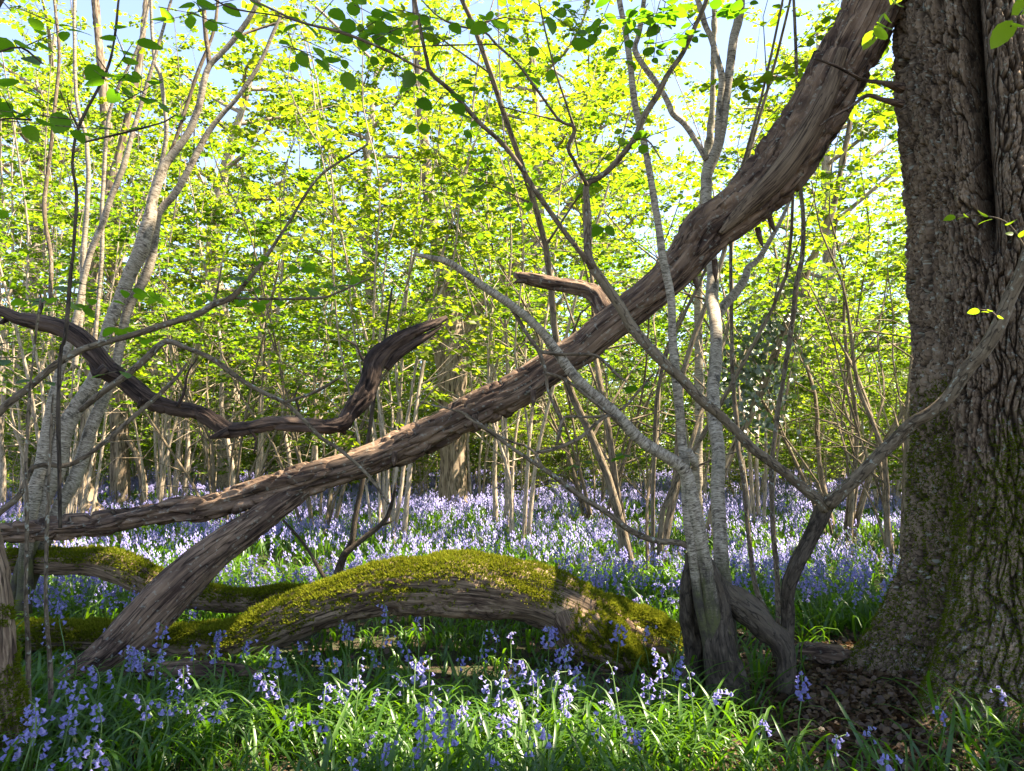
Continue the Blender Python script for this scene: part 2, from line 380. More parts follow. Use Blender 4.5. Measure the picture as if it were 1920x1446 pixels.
class Spray:
    def __init__(s): s.p = []; s.d = []; s.n = []; s.s = []
    def along(s, p0, p1, n, size, tilt=.45, alt=1, drop=.15):
        ax = p1-p0; L = np.linalg.norm(ax)+1e-9; ax = ax/L; sd = np.cross(ax, (0, 0, 1)); sd /= np.linalg.norm(sd)+1e-9
        for k in range(n):
            t = (k+R.uniform(.2, 1))/n; sg = alt*(1 if k % 2 else -1)
            d = sd*sg*R.uniform(.5, 1)+ax*R.uniform(.3, .9)+np.array([0, 0, R.gauss(-drop, .22)])
            s.p.append(p0+(p1-p0)*t+d*.012); s.d.append(d)
            s.n.append(np.array([R.gauss(0, tilt), R.gauss(0, tilt), 1.])); s.s.append(size*R.uniform(.6, 1.2))
    def put(s, mb, tpl=LEAF6, m=0):
        if s.p: leaves(mb, s.p, s.d, s.n, s.s, tpl, m)

def norm(v): return v/(np.linalg.norm(v)+1e-9)
def rnd3(sc=1): return np.array([R.gauss(0, sc), R.gauss(0, sc), R.gauss(0, sc)])

# oak limbs and crown: above the picture, they throw the shade the foreground lies in
mb = MB(); crown = []
for az, el, L_, z0 in ((2.9, .75, 4.5, 5.8), (3.7, .6, 5, 5.8), (4.4, .7, 5, 6.6), (1.8, 1.1, 4, 7.8)):
    o0 = np.array([OAK[0], OAK[1], z0]); d = np.array([math.cos(az)*math.cos(el), math.sin(az)*math.cos(el), math.sin(el)])
    pts = [o0+d*L_*t+np.array([R.gauss(0, .25*t), R.gauss(0, .25*t), .4*math.sin(t*4)]) for t in (0, .25, .5, .75, 1)]
    tube(mb, pts, [.24, .19, .14, .09, .03], 10, .15, seed=az)
kid(mb, 'limb', M_oak, oak)
GAPS = [(480, 1430, .2), (860, 1400, .22), (1260, 1430, .25), (1010, 1370, .2), (1120, 1360, .15), (420, 1400, .12), (340, 1370, .1), (820, 1440, .25), (560, 1080, .1), (790, 1060, .15), (860, 1050, .12), (960, 1080, .14), (1060, 1100, .12), (1300, 440, .15), (1500, 240, .1), (1100, 640, .12), (900, 760, .12), (700, 850, .14), (250, 1180, .1), (420, 1010, .08),   # sunny spots on ground or logs (px, py, radius m): the crown leaves the sun through here
    (1080, 1400, .34), (960, 1420, .30), (1190, 1390, .24), (640, 1400, .26), (700, 1420, .26), (780, 1370, .15), (560, 1385, .14), (860, 1330, .12),
    (740, 1085, .20), (660, 1090, .16), (920, 1060, .12), (1010, 1100, .13), (1130, 1150, .20), (1200, 1180, .14), (1080, 1125, .12), (1230, 1230, .12),
    (330, 1080, .09), (160, 1190, .12), (380, 1180, .14), (250, 1190, .08), (820, 1130, .05), (1540, 1225, .1), (270, 1330, .10), (590, 900, .14), (480, 920, .1), (720, 1200, .1)]
GP = []
for px, py, rr in GAPS:
    if py > 1170: g = G(px, py)
    elif py < 1020: g = P(px, py, 4.28)
    else: g = P(px, py, 4.7 if px > 420 or py > 1110 else 4.15)
    GP.append((g, rr))
GP_ = [(g, rr+.13) for g, rr in GP]
sp = Spray(); cnt = 0
for _ in range(60000):
    gxy = np.array([R.uniform(-4.2, 4.2), R.uniform(1.2, 6.4), .1]); h = R.uniform(5.6, 9.5)
    c = gxy+SD*((h-.1)/SD[2])
    u, v = proj(c)
    if v > -60 and -100 < u < 2020: continue
    if noise(c[None]*np.array([.55, .55, .55]), 31)[0] < -.30: continue
    if any(np.linalg.norm(np.cross(c-g, SD)) < rr for g, rr in GP_): continue
    sp.p.append(c); a = R.uniform(0, 6.28); sp.d.append(np.array([math.cos(a), math.sin(a), R.gauss(-.1, .3)])); sp.n.append(np.array([R.gauss(0, .5), R.gauss(0, .5), 1])); sp.s.append(R.uniform(.09, .17)); cnt += 1
    if cnt > 13000: break
mb = MB(); sp.put(mb); kid(mb, 'crown', M_oleaf, oak, False, False)
# broken twigs on the left flank and the young leaves beside it
mb = MB()
def tp(l, Y0, Y1, k=1.0):                                # traced pixels (px, py, width) -> points, radii
    n = len(l); Ys = [Y0+(Y1-Y0)*i/(n-1) for i in range(n)] if not callable(Y0) else [Y0(i/(n-1)) for i in range(n)]
    return [P(a[0], a[1], y) for a, y in zip(l, Ys)], [max(.0016, k*a[2]*y/F/2) for a, y in zip(l, Ys)]
tube(mb, *tp([(1690, 165, 22), (1655, 156, 9), (1620, 150, 7), (1570, 125, 6), (1527, 110, 4)], 3.9, 3.6), 8, .02, wob=.5)
kid(mb, 'broken_twig', M_dead, oak); mb = MB()
tube(mb, *tp([(1690, 195, 18), (1655, 188, 9), (1625, 180, 8), (1595, 200, 6), (1560, 220, 5), (1537, 236, 3)], 3.9, 3.6), 8, .02, wob=.5)
kid(mb, 'broken_twig', M_dead, oak)

# ------------------------------------------------------------------ fallen limb
def grain(amp, flake=0, sc=(34, 34, 3.2), big=.0, seed=0):
    def f(B, th, L, r):
        g = fbm(B*np.array(sc), 4, 5+seed); d = amp*(g*1.3-.2*np.abs(g))
        if flake:
            f1, f2, c = worley(B*np.array([24, 24, 6.5])+.3*noise(B*np.array([14, 14, 7]), 3)[..., None], 50+seed); d = d+flake*((c > .35)*(.4+c)*sstep(0, .14, f2-f1)+.5*sstep(0, .2, f2-f1))*sstep(-.5, .1, noise(B*np.array([5, 5, 1.5]), 71))
        if big: d = d+big*r[:, None]*fbm(B*np.array([4, 4, 1.2]), 3, 12+seed)
        return d
    return f
fall = empty('fallen_limb', 'long torn oak limb leaning from the oak trunk down to a forked prop', 'fallen limb', (1.0, 4.4, 0))
LIMB = [(1800, -330, 130), (1745, -200, 122), (1690, -95, 114), (1642, 7, 108), (1605, 80, 107), (1573, 137, 106), (1542, 195, 106), (1480, 290, 102), (1418, 363, 92), (1370, 405, 88), (1322, 440, 88), (1273, 500, 78), (1223, 549, 74), (1173, 589, 70), (1123, 629, 66),
        (1090, 657, 62), (1040, 687, 59), (973, 731, 57), (907, 762, 56), (840, 795, 55), (773, 829, 53), (707, 859, 51), (640, 882, 52), (567, 902, 50), (500, 920, 46), (400, 947, 39), (300, 961, 36), (200, 981, 35), (100, 991, 31), (0, 997, 28), (-150, 1000, 26), (-420, 1012, 20)]
mb = MB(); pts, rad = tp(LIMB, lambda t: 4.08+.27*min(1, t*2)-.1*max(0, t-.6), 0)
rad = [x_*.93 for x_ in rad]; tube(mb, pts, rad, 88, .009, grain(.017, .016, (30, 30, 2.6), big=.15))
LIMBP = smooth_path(pts, rad, .05)
kid(mb, 'bough', M_dead, fall)
mb = MB(); f = [(1560, 75, 20), (1530, 165, 34), (1490, 240, 44), (1440, 310, 46), (1400, 350, 40), (1360, 390, 26), (1330, 420, 12)]
pts, rad = tp([(a+20, b+18, w) for a, b, w in f], 4.02, 4.12); tube(mb, pts, rad, 30, .012, grain(.006, 0, (60, 60, 2)), squash=1)
kid(mb, 'torn_heartwood', M_pale, fall)
mb = MB(); pts, rad = tp([(585, 902, 28), (557, 923, 42), (515, 953, 48), (473, 984, 54), (417, 1024, 63), (363, 1069, 72), (300, 1131, 77), (247, 1187, 72), (200, 1227, 60), (150, 1259, 48), (107, 1286, 36), (80, 1305, 24)], 4.38, 3.85)
tube(mb, pts, rad, 80, .009, grain(.016, .003, (26, 26, 1.8), .12, 3)); kid(mb, 'prop_fork', M_dead, fall)
mb = MB(); tube(mb, *tp([(500, 955, 22), (478, 980, 24), (455, 1012, 24), (430, 1042, 18), (412, 1062, 6)], 4.24, 4.15), 24, .01, grain(.006, 0, (40, 40, 3), .2)); kid(mb, 'bark_flap', M_dead, fall)
mb = MB()
tube(mb, *tp([(1150, 605, 50), (1132, 578, 38), (1120, 556, 32), (1100, 543, 30), (1060, 535, 26), (1020, 528, 26), (985, 520, 20), (964, 515, 8)], 4.33, 4.5), 40, .01, grain(.011, .005, big=.2, seed=4))
tube(mb, *tp([(990, 527, 12), (972, 527, 8), (962, 532, 3)], 4.46, 4.5), 12, .01, grain(.004))
kid(mb, 'broken_stub', M_dead, fall)
for px, py, L_, a in ((1000, 745, 18, 1.6), (890, 790, 16, 1.3), (740, 860, 14, 1.7), (1340, 500, 30, 1.5), (1420, 440, 24, 1.1), (1300, 520, 24, 1.2), (1195, 625, 20, 1.4), (1440, 410, 26, 1.0)):
    mb = MB(); tube(mb, *tp([(px, py-12, 12), (px+L_*math.cos(a)*.5, py+L_*.4, 10), (px+L_*math.cos(a), py+L_, 2)], 4.26, 4.24), 10, .01, grain(.004, 0, (60, 60, 5)))
    kid(mb, 'splinter', M_dead, fall)

dead = empty('dead_branch', 'crooked blackened dead branch snaking across the hazels, broken at its rising tip', 'branch', (-1.5, 4.3, 0))
mb = MB(); DB = [(-420, 520, 26), (-200, 545, 24), (-60, 572, 20), (0, 583, 22), (33, 597, 26), (67, 602, 33), (110, 612, 37), (143, 629, 38), (167, 649, 36), (187, 672, 36), (207, 695, 37), (233, 712, 30), (267, 739, 31), (293, 755, 28), (333, 765, 21), (377, 776, 22), (410, 795, 24), (430, 806, 27), (467, 802, 25), (507, 792, 23), (550, 795, 22), (600, 799, 21), (640, 793, 26), (660, 768, 30), (677, 742, 34), (693, 709, 37), (703, 679, 35), (720, 658, 34), (747, 636, 30), (773, 622, 24), (800, 612, 18), (820, 603, 12), (838, 594, 5)]
pts, rad = tp(DB, 4.1, 4.75); rad = [x_*.84 for x_ in rad]; tube(mb, pts, rad, 48, .009, grain(.012, .007, (36, 36, 4), .32, 7), wob=.16, seed=3); kid(mb, 'bough', M_black, dead)
mb = MB(); tube(mb, *tp([(200, 690, 22), (182, 702, 16), (172, 690, 8), (168, 680, 4)], 4.2, 4.17), 16, .008, grain(.005)); kid(mb, 'stub', M_black, dead)
mb = MB(); tube(mb, *tp([(428, 808, 20), (410, 816, 14), (393, 821, 6)], 4.4, 4.38), 16, .008, grain(.005)); kid(mb, 'stub', M_black, dead)
mb = MB(); tube(mb, *tp([(268, 748, 14), (262, 758, 8), (258, 764, 3)], 4.3, 4.29), 12, .008, grain(.004)); kid(mb, 'stub', M_black, dead)
mb = MB(); tube(mb, *tp([(15, 596, 12), (5, 604, 8), (-5, 606, 3)], 4.2, 4.2), 12, .008, grain(.004)); kid(mb, 'stub', M_black, dead)
mb = MB(); tube(mb, *tp([(640, 800, 18), (645, 810, 10), (648, 815, 4)], 4.6, 4.6), 12, .008, grain(.004)); kid(mb, 'stub', M_black, dead)
for l_, y_ in (([(333, 763, 8), (345, 735, 5), (352, 700, 4), (370, 672, 2)], 4.32), ([(550, 792, 8), (560, 770, 5), (552, 745, 4), (563, 720, 2)], 4.52), ([(467, 804, 7), (480, 825, 5), (476, 850, 3)], 4.44), ([(700, 690, 9), (678, 672, 6), (668, 650, 4), (640, 632, 2)], 4.66), ([(67, 600, 8), (78, 575, 6), (74, 550, 3)], 4.22)):
    mb = MB(); tube(mb, *tp(l_, y_, y_), 9, .02, grain(.001), wob=.6); kid(mb, 'twig', M_black, dead)
mb = MB(); tube(mb, *tp([(722, 690, 18), (745, 664, 20), (775, 645, 16), (805, 628, 10), (828, 612, 4)], 4.66, 4.74), 24, .009, grain(.007, 0, big=.2)); kid(mb, 'split_tip', M_black, dead)

# ------------------------------------------------------------------ mossy logs
def log(name, label, parts, Yd, mossn, mossbias=0, mat=M_log, amp=.011, mat_top=.1):
    o = empty(name, label, 'log', (*G(parts[0][len(parts[0])//2][0], 1200)[:2], 0)); mm = MB()
    for q_, L_ in enumerate(parts):
        L_ = [(a, b, w*(.90 if q_ == 0 else 1)) for a, b, w in L_]; mb = MB(); pts, rad = tp(L_, Yd, Yd) if not isinstance(Yd, (list, tuple)) else tp(L_, *Yd[q_]); tube(mb, pts, rad, 84, .01, grain(amp*1.3, .010, (26, 26, 2.4), .34, q_+len(name)))
        V = mb.V[0][:-2].reshape(-1, 84, 3); kid(mb, 'wood' if q_ == 0 else 'root', mat, o)
        p, nn, _ = surf_samples(V, mossn if q_ == 0 else mossn//4); nn = -nn if (nn*(p-V.mean(1)[np.clip(np.searchsorted(np.arange(len(V)), 0), 0, 0)])).sum() < 0 and False else nn
        f = nn[:, 2]+.75*fbm(p*5.5, 4, 9)+.12*rng.normal(size=len(p)); ok = f > .42-mossbias
        if ok.any():
            cu = np.clip(fbm(p[ok]*13, 3, 61)+.35, 0, 1)[:, None]*np.clip(f[ok]-.2, 0, 1)[:, None]
            fur(mm, p[ok]+nn[ok]*cu*.022*rng.random((ok.sum(), 1))**.5, nn[ok], .019)
    mm.obj('moss', M_moss, o, False, False, origin=o.location); return o
log('mossy_log', 'arched mossy fallen log spanning the bluebells below the leaning limb',
    [[(-160, 1205, 46), (17, 1196, 50), (83, 1192, 55), (167, 1192, 52), (300, 1205, 57), (350, 1209, 62), (427, 1208, 66), (483, 1190, 74), (550, 1160, 80), (617, 1134, 84), (690, 1114, 92), (740, 1104, 102), (790, 1102, 107), (857, 1099, 122), (923, 1107, 116), (973, 1115, 106), (1023, 1128, 105), (1073, 1151, 106), (1123, 1178, 104), (1173, 1198, 92), (1223, 1212, 76), (1273, 1223, 58), (1310, 1235, 40)],
     [(1060, 1150, 60), (1075, 1185, 56), (1095, 1215, 56), (1150, 1240, 54), (1220, 1252, 46), (1290, 1258, 30)],
     [(1100, 1160, 60), (1150, 1205, 62), (1175, 1235, 50), (1190, 1262, 30)],
     [(1130, 1158, 70), (1200, 1172, 62), (1250, 1190, 44), (1286, 1204, 26)]], [(4.62, 4.72), (4.6, 4.4), (4.6, 4.4), (4.74, 4.7)], 260000, .06)
log('mossy_log', 'thin mossy log arching behind the prop fork of the torn limb',
    [[(-200, 1075, 34), (0, 1057, 40), (50, 1053, 42), (100, 1055, 50), (167, 1054, 55), (217, 1064, 55), (260, 1082, 52), (300, 1099, 46), (340, 1112, 42), (383, 1120, 42), (430, 1126, 40), (467, 1127, 40), (540, 1118, 36), (620, 1122, 34), (680, 1140, 28)]], 5.25, 80000, .08)
log('bark_slab', 'flat red brown bark slab lying between hazel stool and oak root', [[(1475, 1222, 10), (1500, 1222, 26), (1535, 1222, 32), (1570, 1226, 28), (1600, 1232, 10)]], 4.25, 400, -3, M_dead)
log('bark_slab', 'dark rotten log piece sunk in bluebells at the prop foot', [[(230, 1262, 14), (270, 1258, 26), (340, 1255, 28), (420, 1256, 24), (490, 1262, 8)]], 4.02, 400, -2, M_dead)

# ------------------------------------------------------------------ traced coppice stems
def stems(par, mat, name, lists, Y, sides=14, step=.03, wob=.35, amp=.0015, wk=1.0):
    for k, L_ in enumerate(lists):
        mb = MB(); y = Y[k] if isinstance(Y, list) else Y; pts, rad = tp(L_, *y); rad = [x_*wk for x_ in rad]
        tube(mb, pts, rad, sides, step, (lambda B, th, L, r: amp*fbm(B*np.array([36, 36, 14]), 3, 3)+.16*r[:, None]*fbm(B*np.array([9, 9, 5]), 3, 4)), wob=wob, seed=k)
        kid(mb, name, mat, par)
def root_of(px, py, Y=None): 
    g = G(px, py); return (g[0], g[1], g[2])
# right hand clump
cl = empty('birch_clump', 'pale barred birch stems rising from one dark stool right of the log', 'tree', root_of(1345, 1290))
stems(cl, M_birch, 'stem', [
    [(1367, 1310, 50), (1362, 1240, 46), (1358, 1130, 34), (1352, 1040, 27), (1347, 949, 26), (1343, 815, 25), (1340, 715, 24), (1340, 615, 23), (1337, 565, 23), (1333, 480, 21), (1323, 383, 20), (1327, 317, 22), (1343, 267, 14), (1347, 200, 12), (1353, 150, 13), (1343, 107, 13), (1333, 67, 12), (1320, 37, 11), (1300, -40, 10), (1290, -200, 8)],
    [(1335, 1300, 18), (1323, 1197, 18), (1310, 1114, 19), (1300, 1047, 19), (1290, 964, 20), (1284, 890, 20), (1278, 815, 17), (1270, 715, 17), (1263, 649, 16), (1257, 565, 15), (1243, 482, 15), (1237, 433, 14), (1223, 350, 13), (1210, 283, 12), (1193, 207, 12), (1183, 133, 12), (1173, 67, 12), (1160, 0, 11), (1135, -150, 9)],
    [(1350, 1290, 44), (1340, 1200, 40), (1325, 1080, 30), (1310, 1000, 28), (1297, 940, 27), (1283, 885, 25), (1263, 865, 25), (1227, 842, 23), (1190, 815, 23), (1150, 775, 22), (1107, 735, 20), (1070, 695, 19), (1040, 655, 18), (1017, 625, 17), (990, 599, 17), (957, 572, 17), (917, 542, 15), (873, 512, 14), (840, 492, 14), (800, 482, 10), (775, 476, 6)]],
    [(lambda t: 3.95+1.25*sstep(.15, .6, t), 0), (3.8, 3.75), (lambda t: 3.82-.25*t, 0)])
stems(cl, M_birch, 'branch', [
    [(1327, 325, 18), (1350, 260, 17), (1373, 93, 17), (1383, 40, 18), (1390, -20, 18), (1395, -150, 14)],
    [(1325, 300, 14), (1310, 272, 12), (1282, 230, 12), (1263, 213, 12), (1247, 180, 11), (1213, 133, 11), (1190, 93, 11), (1198, 62, 10), (1210, -20, 9)],
    [(1340, 600, 20), (1357, 575, 18), (1380, 549, 18), (1397, 522, 16), (1403, 502, 13), (1423, 485, 11), (1460, 420, 8), (1500, 330, 6)],
    [(1305, 880, 12), (1300, 862, 14), (1290, 845, 12)]], [(5.2, 5.3), (5.2, 5.1), (5.0, 5.4), (3.75, 3.7)])
stems(cl, M_mossyhazel, 'stump', [
    [(1367, 1312, 72), (1352, 1240, 60), (1345, 1140, 46), (1335, 1080, 34), (1315, 1035, 16)],
    [(1300, 1290, 40), (1298, 1200, 36), (1293, 1100, 30), (1290, 1040, 12)],
    [(1345, 1080, 20), (1362, 1110, 40), (1390, 1140, 50), (1430, 1173, 48), (1462, 1205, 45), (1475, 1250, 38), (1472, 1300, 38)]], [(3.78, 3.85), (3.95, 3.95), (3.9, 3.8)], 44, .012, .6, .018)
stems(cl, M_hazel, 'twig', [
    [(1340, 1075, 13), (1313, 1045, 11), (1280, 1021, 11), (1227, 1014, 11), (1180, 994, 11), (1140, 962, 10), (1090, 932, 10), (1050, 902, 9), (1017, 879, 9), (970, 849, 7), (927, 819, 7), (873, 779, 7), (850, 770, 4), (790, 755, 3)],
    [(1017, 879, 7), (1005, 852, 6), (985, 835, 5), (960, 828, 5), (905, 800, 4), (873, 779, 4)],
    [(1003, 849, 6), (1040, 842, 7), (1087, 822, 7), (1120, 792, 7), (1142, 779, 7), (1155, 785, 5), (1160, 795, 4)],
    [(1140, 779, 6), (1105, 783, 5), (1060, 783, 5), (1053, 795, 5), (1048, 815, 4), (1043, 835, 4)],
    [(957, 575, 8), (973, 602, 8), (993, 635, 7), (1010, 659, 8), (1023, 699, 7), (1027, 732, 6), (1043, 769, 6), (1053, 795, 5), (1045, 830, 5)],
    [(1010, 659, 7), (1047, 664, 6), (1107, 665, 6), (1130, 675, 6), (1160, 705, 5), (1175, 715, 3)],
    [(1023, 699, 6), (1067, 715, 6), (1133, 769, 6), (1165, 800, 5)],
    [(1150, 775, 6), (1175, 760, 5), (1195, 735, 5), (1225, 700, 4)]],
    [(3.85, 3.5), (3.5, 3.5), (3.55, 3.6), (3.6, 3.55), (3.68, 3.6), (3.66, 3.6), (3.6, 3.7), (3.7, 3.7)], 8, .02, .6)
# the forked hazel
hz = empty('hazel_tree', 'dark mossy hazel parting into a wide fork before the oak', 'tree', root_of(1472, 1290))
RA = [(1553, 945, 24), (1580, 922, 23), (1613, 892, 22), (1647, 855, 22), (1680, 825, 23), (1713, 792, 23), (1747, 772, 21), (1780, 742, 23), (1813, 692, 25), (1847, 655, 26), (1873, 615, 26), (1897, 549, 25), (1920, 499, 24), (1955, 410, 22), (2000, 300, 18), (2040, 160, 12)]
LA = [(1547, 955, 26), (1537, 939, 22), (1493, 902, 20), (1447, 865, 18), (1413, 839, 18), (1380, 809, 18), (1347, 779, 18), (1313, 749, 18), (1280, 712, 18), (1260, 695, 19), (1223, 659, 20), (1187, 615, 21), (1160, 569, 19), (1133, 529, 18), (1108, 495, 17)]
stems(hz, M_mossyhazel, 'trunk', [[(1472, 1310, 40), (1474, 1230, 26), (1477, 1164, 23), (1477, 1114, 24), (1487, 1074, 26), (1507, 1031, 28), (1527, 994, 29), (1545, 960, 32), (1560, 940, 24)]], (3.9, 3.75), 30, .012, .5, .005)
stems(hz, M_hazel, 'limb', [RA, LA,
    [(1110, 500, 17), (1103, 473, 15), (1102, 400, 14), (1100, 347, 13), (1123, 333, 11), (1150, 310, 12), (1190, 260, 12), (1207, 220, 12), (1233, 177, 12), (1250, 140, 11), (1280, 97, 10), (1307, 40, 9), (1325, 0, 9), (1350, -90, 7)],
    [(1112, 502, 13), (1087, 473, 10), (1040, 410, 10), (1003, 360, 10), (973, 310, 10), (940, 267, 9), (900, 230, 9), (847, 170, 9), (810, 137, 9), (800, 110, 7), (790, 67, 7), (777, 0, 6), (760, -60, 5)]],
    [(3.72, 3.05), (3.75, 3.55), (3.55, 3.4), (3.55, 2.9)], 16, .02, .4)
stems(hz, M_hazel, 'twig', [
    [(1100, 347, 7), (1090, 327, 7), (1073, 297, 6), (1065, 278, 7), (1077, 240, 7), (1050, 227, 5), (1017, 183, 5), (973, 123, 5), (930, 83, 5), (907, 60, 4), (853, 47, 4), (820, 30, 3), (790, 0, 3)],
    [(810, 137, 6), (773, 120, 6), (723, 93, 6), (640, 60, 6), (560, 40, 5), (470, 0, 4)],
    [(1077, 240, 5), (1060, 190, 4), (1040, 130, 4), (1025, 70, 4), (1010, 0, 3)],
    [(1190, 260, 5), (1215, 265, 4), (1240, 300, 3)], [(930, 83, 3), (850, 85, 3), (760, 88, 2)], [(1050, 227, 4), (1000, 215, 3), (940, 200, 3)]],
    [(3.45, 3.0), (2.9, 2.7), (3.4, 3.2), (3.4, 3.4), (3.1, 3.0), (3.35, 3.2)], 7, .02, .5)
def cloud(par, name, specs, size, tpl=LEAFN, mat=M_nleaf, twig=M_hazel):
    """leafy twigs filling pixel boxes (x0, y0, x1, y1, depth0, depth1, count of twigs, leaves each)"""
    sp = Spray()
    for x0, y0, x1, y1, d0, d1, n, k in specs:
        for _ in range(n):
            a = P(R.uniform(x0, x1), R.uniform(y0, y1), R.uniform(d0, d1)); an = R.uniform(0, 6.28)
            L_ = R.uniform(.10, .28); b_ = a+np.array([math.cos(an)*L_, math.sin(an)*L_, R.gauss(0, .05)]); sp.along(a, b_, k, size, .35, drop=.25)
            if twig: tb = MB(); tube(tb, [a+(a-b_)*.2, a, b_], [.002, .002, .001], 5, .05); kid(tb, 'twig', twig, par)
    mb = MB(); sp.put(mb, tpl); kid(mb, name, mat, par, True, False)
cloud(hz, 'crown', [(640, -30, 1060, 90, 2.6, 3.4, 13, 3), (760, 80, 1080, 200, 2.8, 3.6, 6, 3), (900, 200, 1150, 380, 3.2, 3.8, 5, 3), (1160, 20, 1300, 130, 3.2, 3.9, 7, 4), (1060, -30, 1400, 40, 2.8, 3.8, 16, 5), (680, 0, 800, 120, 2.7, 3.0, 6, 4), (1130, 400, 1160, 480, 3.4, 3.6, 1, 3), (1190, 230, 1260, 290, 3.3, 3.5, 2, 3), (1120, 690, 1250, 760, 3.7, 3.9, 3, 3), (1090, 850, 1180, 880, 3.7, 3.9, 3, 3)], .068)
# young bright leaves by the oak
def sprig(label, path, Y, n, size, mat=M_bright):
    o = empty('leafy_sprig', label, 'sprig', P(path[0][0], path[0][1], Y)); mb = MB(); pts, rad = tp(path, Y, Y-.05); tube(mb, pts, rad, 7, .02); kid(mb, 'twig', M_hazel, o)
    sp = Spray()
    for a, b_ in zip(pts[:-1], pts[1:]): sp.along(a, b_, max(1, n//(len(pts)-1)), size, .5, drop=.2)
    mb = MB(); sp.put(mb, LEAFN); kid(mb, 'foliage', mat, o, True, False)
sprig('bright young leaves hanging in front of the torn limb beside the oak top', [(1715, -60, 6), (1680, 0, 5), (1655, 35, 4), (1635, 75, 3)], 2.9, 9, .07)
sprig('large sunlit leaves hanging at the upper right of the oak trunk', [(1990, -40, 5), (1935, 0, 4), (1895, 50, 3)], 2.2, 7, .085)
sprig('small leafy twig lit against the oak bark below its cleft', [(1925, 470, 5), (1895, 425, 4), (1865, 408, 3), (1820, 404, 2), (1790, 404, 2)], 2.9, 9, .045)
sprig('tiny leaf tuft on a short shoot before the oak trunk', [(1872, 600, 4), (1860, 585, 3), (1835, 580, 2)], 3.0, 5, .038)

# left birches
bl = empty('birch_clump', 'leaning clump of white birch stems behind the thin end of the torn limb', 'tree', root_of(45, 1165))
stems(bl, M_birch, 'stem', [
    [(0, 1230, 34), (17, 1166, 28), (30, 1097, 28), (57, 1031, 31), (77, 949, 36), (97, 899, 40), (117, 832, 39), (133, 789, 38), (160, 742, 35), (180, 695, 29), (200, 628, 26), (220, 575, 26), (243, 517, 30), (268, 467, 36), (280, 415, 32), (283, 385, 24), (297, 333, 23), (310, 307, 20), (333, 277, 17), (353, 243, 17), (370, 200, 16), (383, 150, 15), (393, 123, 14), (413, 103, 13), (440, 73, 13), (470, 30, 11), (500, -30, 9)],
    [(30, 1180, 26), (50, 1112, 25), (77, 1047, 26), (113, 949, 27), (140, 899, 30), (160, 832, 29), (187, 765, 25), (207, 715, 22), (227, 642, 20), (243, 577, 21), (277, 515, 21), (292, 440, 18), (300, 397, 16), (327, 363, 17), (350, 323, 16), (370, 283, 15), (390, 247, 14), (417, 213, 12), (447, 180, 10), (473, 143, 10), (493, 107, 9), (530, 20, 7)],
    [(45, 1165, 34), (50, 1020, 30), (63, 932, 30), (80, 842, 30), (93, 782, 26), (113, 699, 19), (130, 640, 16), (145, 580, 14), (157, 520, 14), (173, 467, 15), (203, 383, 15), (233, 310, 13), (253, 233, 11), (283, 133, 8), (310, 40, 7), (330, -30, 6)],
    [(140, 690, 12), (150, 600, 13), (157, 482, 13), (163, 367, 11), (163, 267, 10), (150, 220, 9), (143, 173, 8), (140, 100, 8), (140, 0, 8), (138, -60, 7)],
    [(175, 680, 9), (190, 480, 9), (193, 367, 9), (200, 240, 9), (215, 180, 7), (262, 80, 6), (285, -20, 5)],
    [(297, 333, 10), (312, 250, 10), (308, 190, 9), (300, 140, 9), (290, 117, 9), (285, 60, 8), (283, -30, 7)]],
    [(5.15, 5.4), (5.25, 5.5), (5.1, 5.3), (5.6, 5.6), (5.8, 5.8), (5.5, 5.5)], 16, .03, wk=.82)
stems(bl, M_hazel, 'branch', [
    [(393, 123, 9), (385, 60, 8), (380, 0, 8), (378, -40, 7)], [(310, 307, 7), (340, 230, 7), (370, 140, 7), (400, 60, 6), (410, -20, 6)], [(95, 560, 8), (95, 482, 8), (83, 383, 8), (100, 233, 7), (110, 100, 6), (100, -20, 5)],
    [(440, 73, 6), (470, 60, 5), (530, 40, 4)]], [(5.4, 5.4), (5.4, 5.5), (5.8, 6), (5.4, 5.6)], 10, .04)
# slender hazel with the long arching rods, growing left of the frame and passing in front
ha = empty('hazel_tree', 'hazel rods bowing in from the side across the white birch stems', 'tree', root_of(-230, 1330))
stems(ha, M_hazel, 'rod', [
    [(-230, 1330, 26), (-190, 1080, 22), (-120, 900, 18), (0, 775, 14), (43, 739, 14), (100, 689, 14), (143, 662, 13), (200, 642, 12), (290, 615, 12), (367, 592, 12), (400, 572, 11), (433, 559, 10), (460, 532, 8), (483, 505, 7), (500, 482, 7), (540, 420, 6), (600, 330, 5), (690, 270, 4)],
    [(433, 559, 6), (517, 560, 5), (600, 558, 5), (633, 549, 4), (700, 520, 3)],
    [(-230, 1330, 26), (-120, 1120, 18), (-40, 1000, 14), (0, 959, 12), (33, 929, 11), (60, 875, 10), (83, 870, 9), (123, 872, 9), (167, 852, 9), (207, 822, 8), (243, 789, 8), (293, 745, 8), (327, 712, 7), (350, 682, 5)],
    [(150, 770, 10), (177, 749, 12), (230, 712, 12), (277, 669, 13), (310, 639, 12), (350, 652, 9), (400, 672, 10), (450, 709, 9), (500, 739, 8), (533, 755, 8), (567, 785, 8), (600, 819, 7), (640, 845, 7), (690, 890, 6), (730, 945, 5)],
    [(533, 755, 6), (575, 742, 6), (610, 725, 6), (640, 705, 5)],
    [(400, 572, 5), (408, 540, 4), (415, 500, 3)]], [(3.4, 3.6), (3.55, 3.5), (3.4, 3.7), (4.0, 3.9), (3.9, 3.8), (3.6, 3.6)], 10, .025, .5)
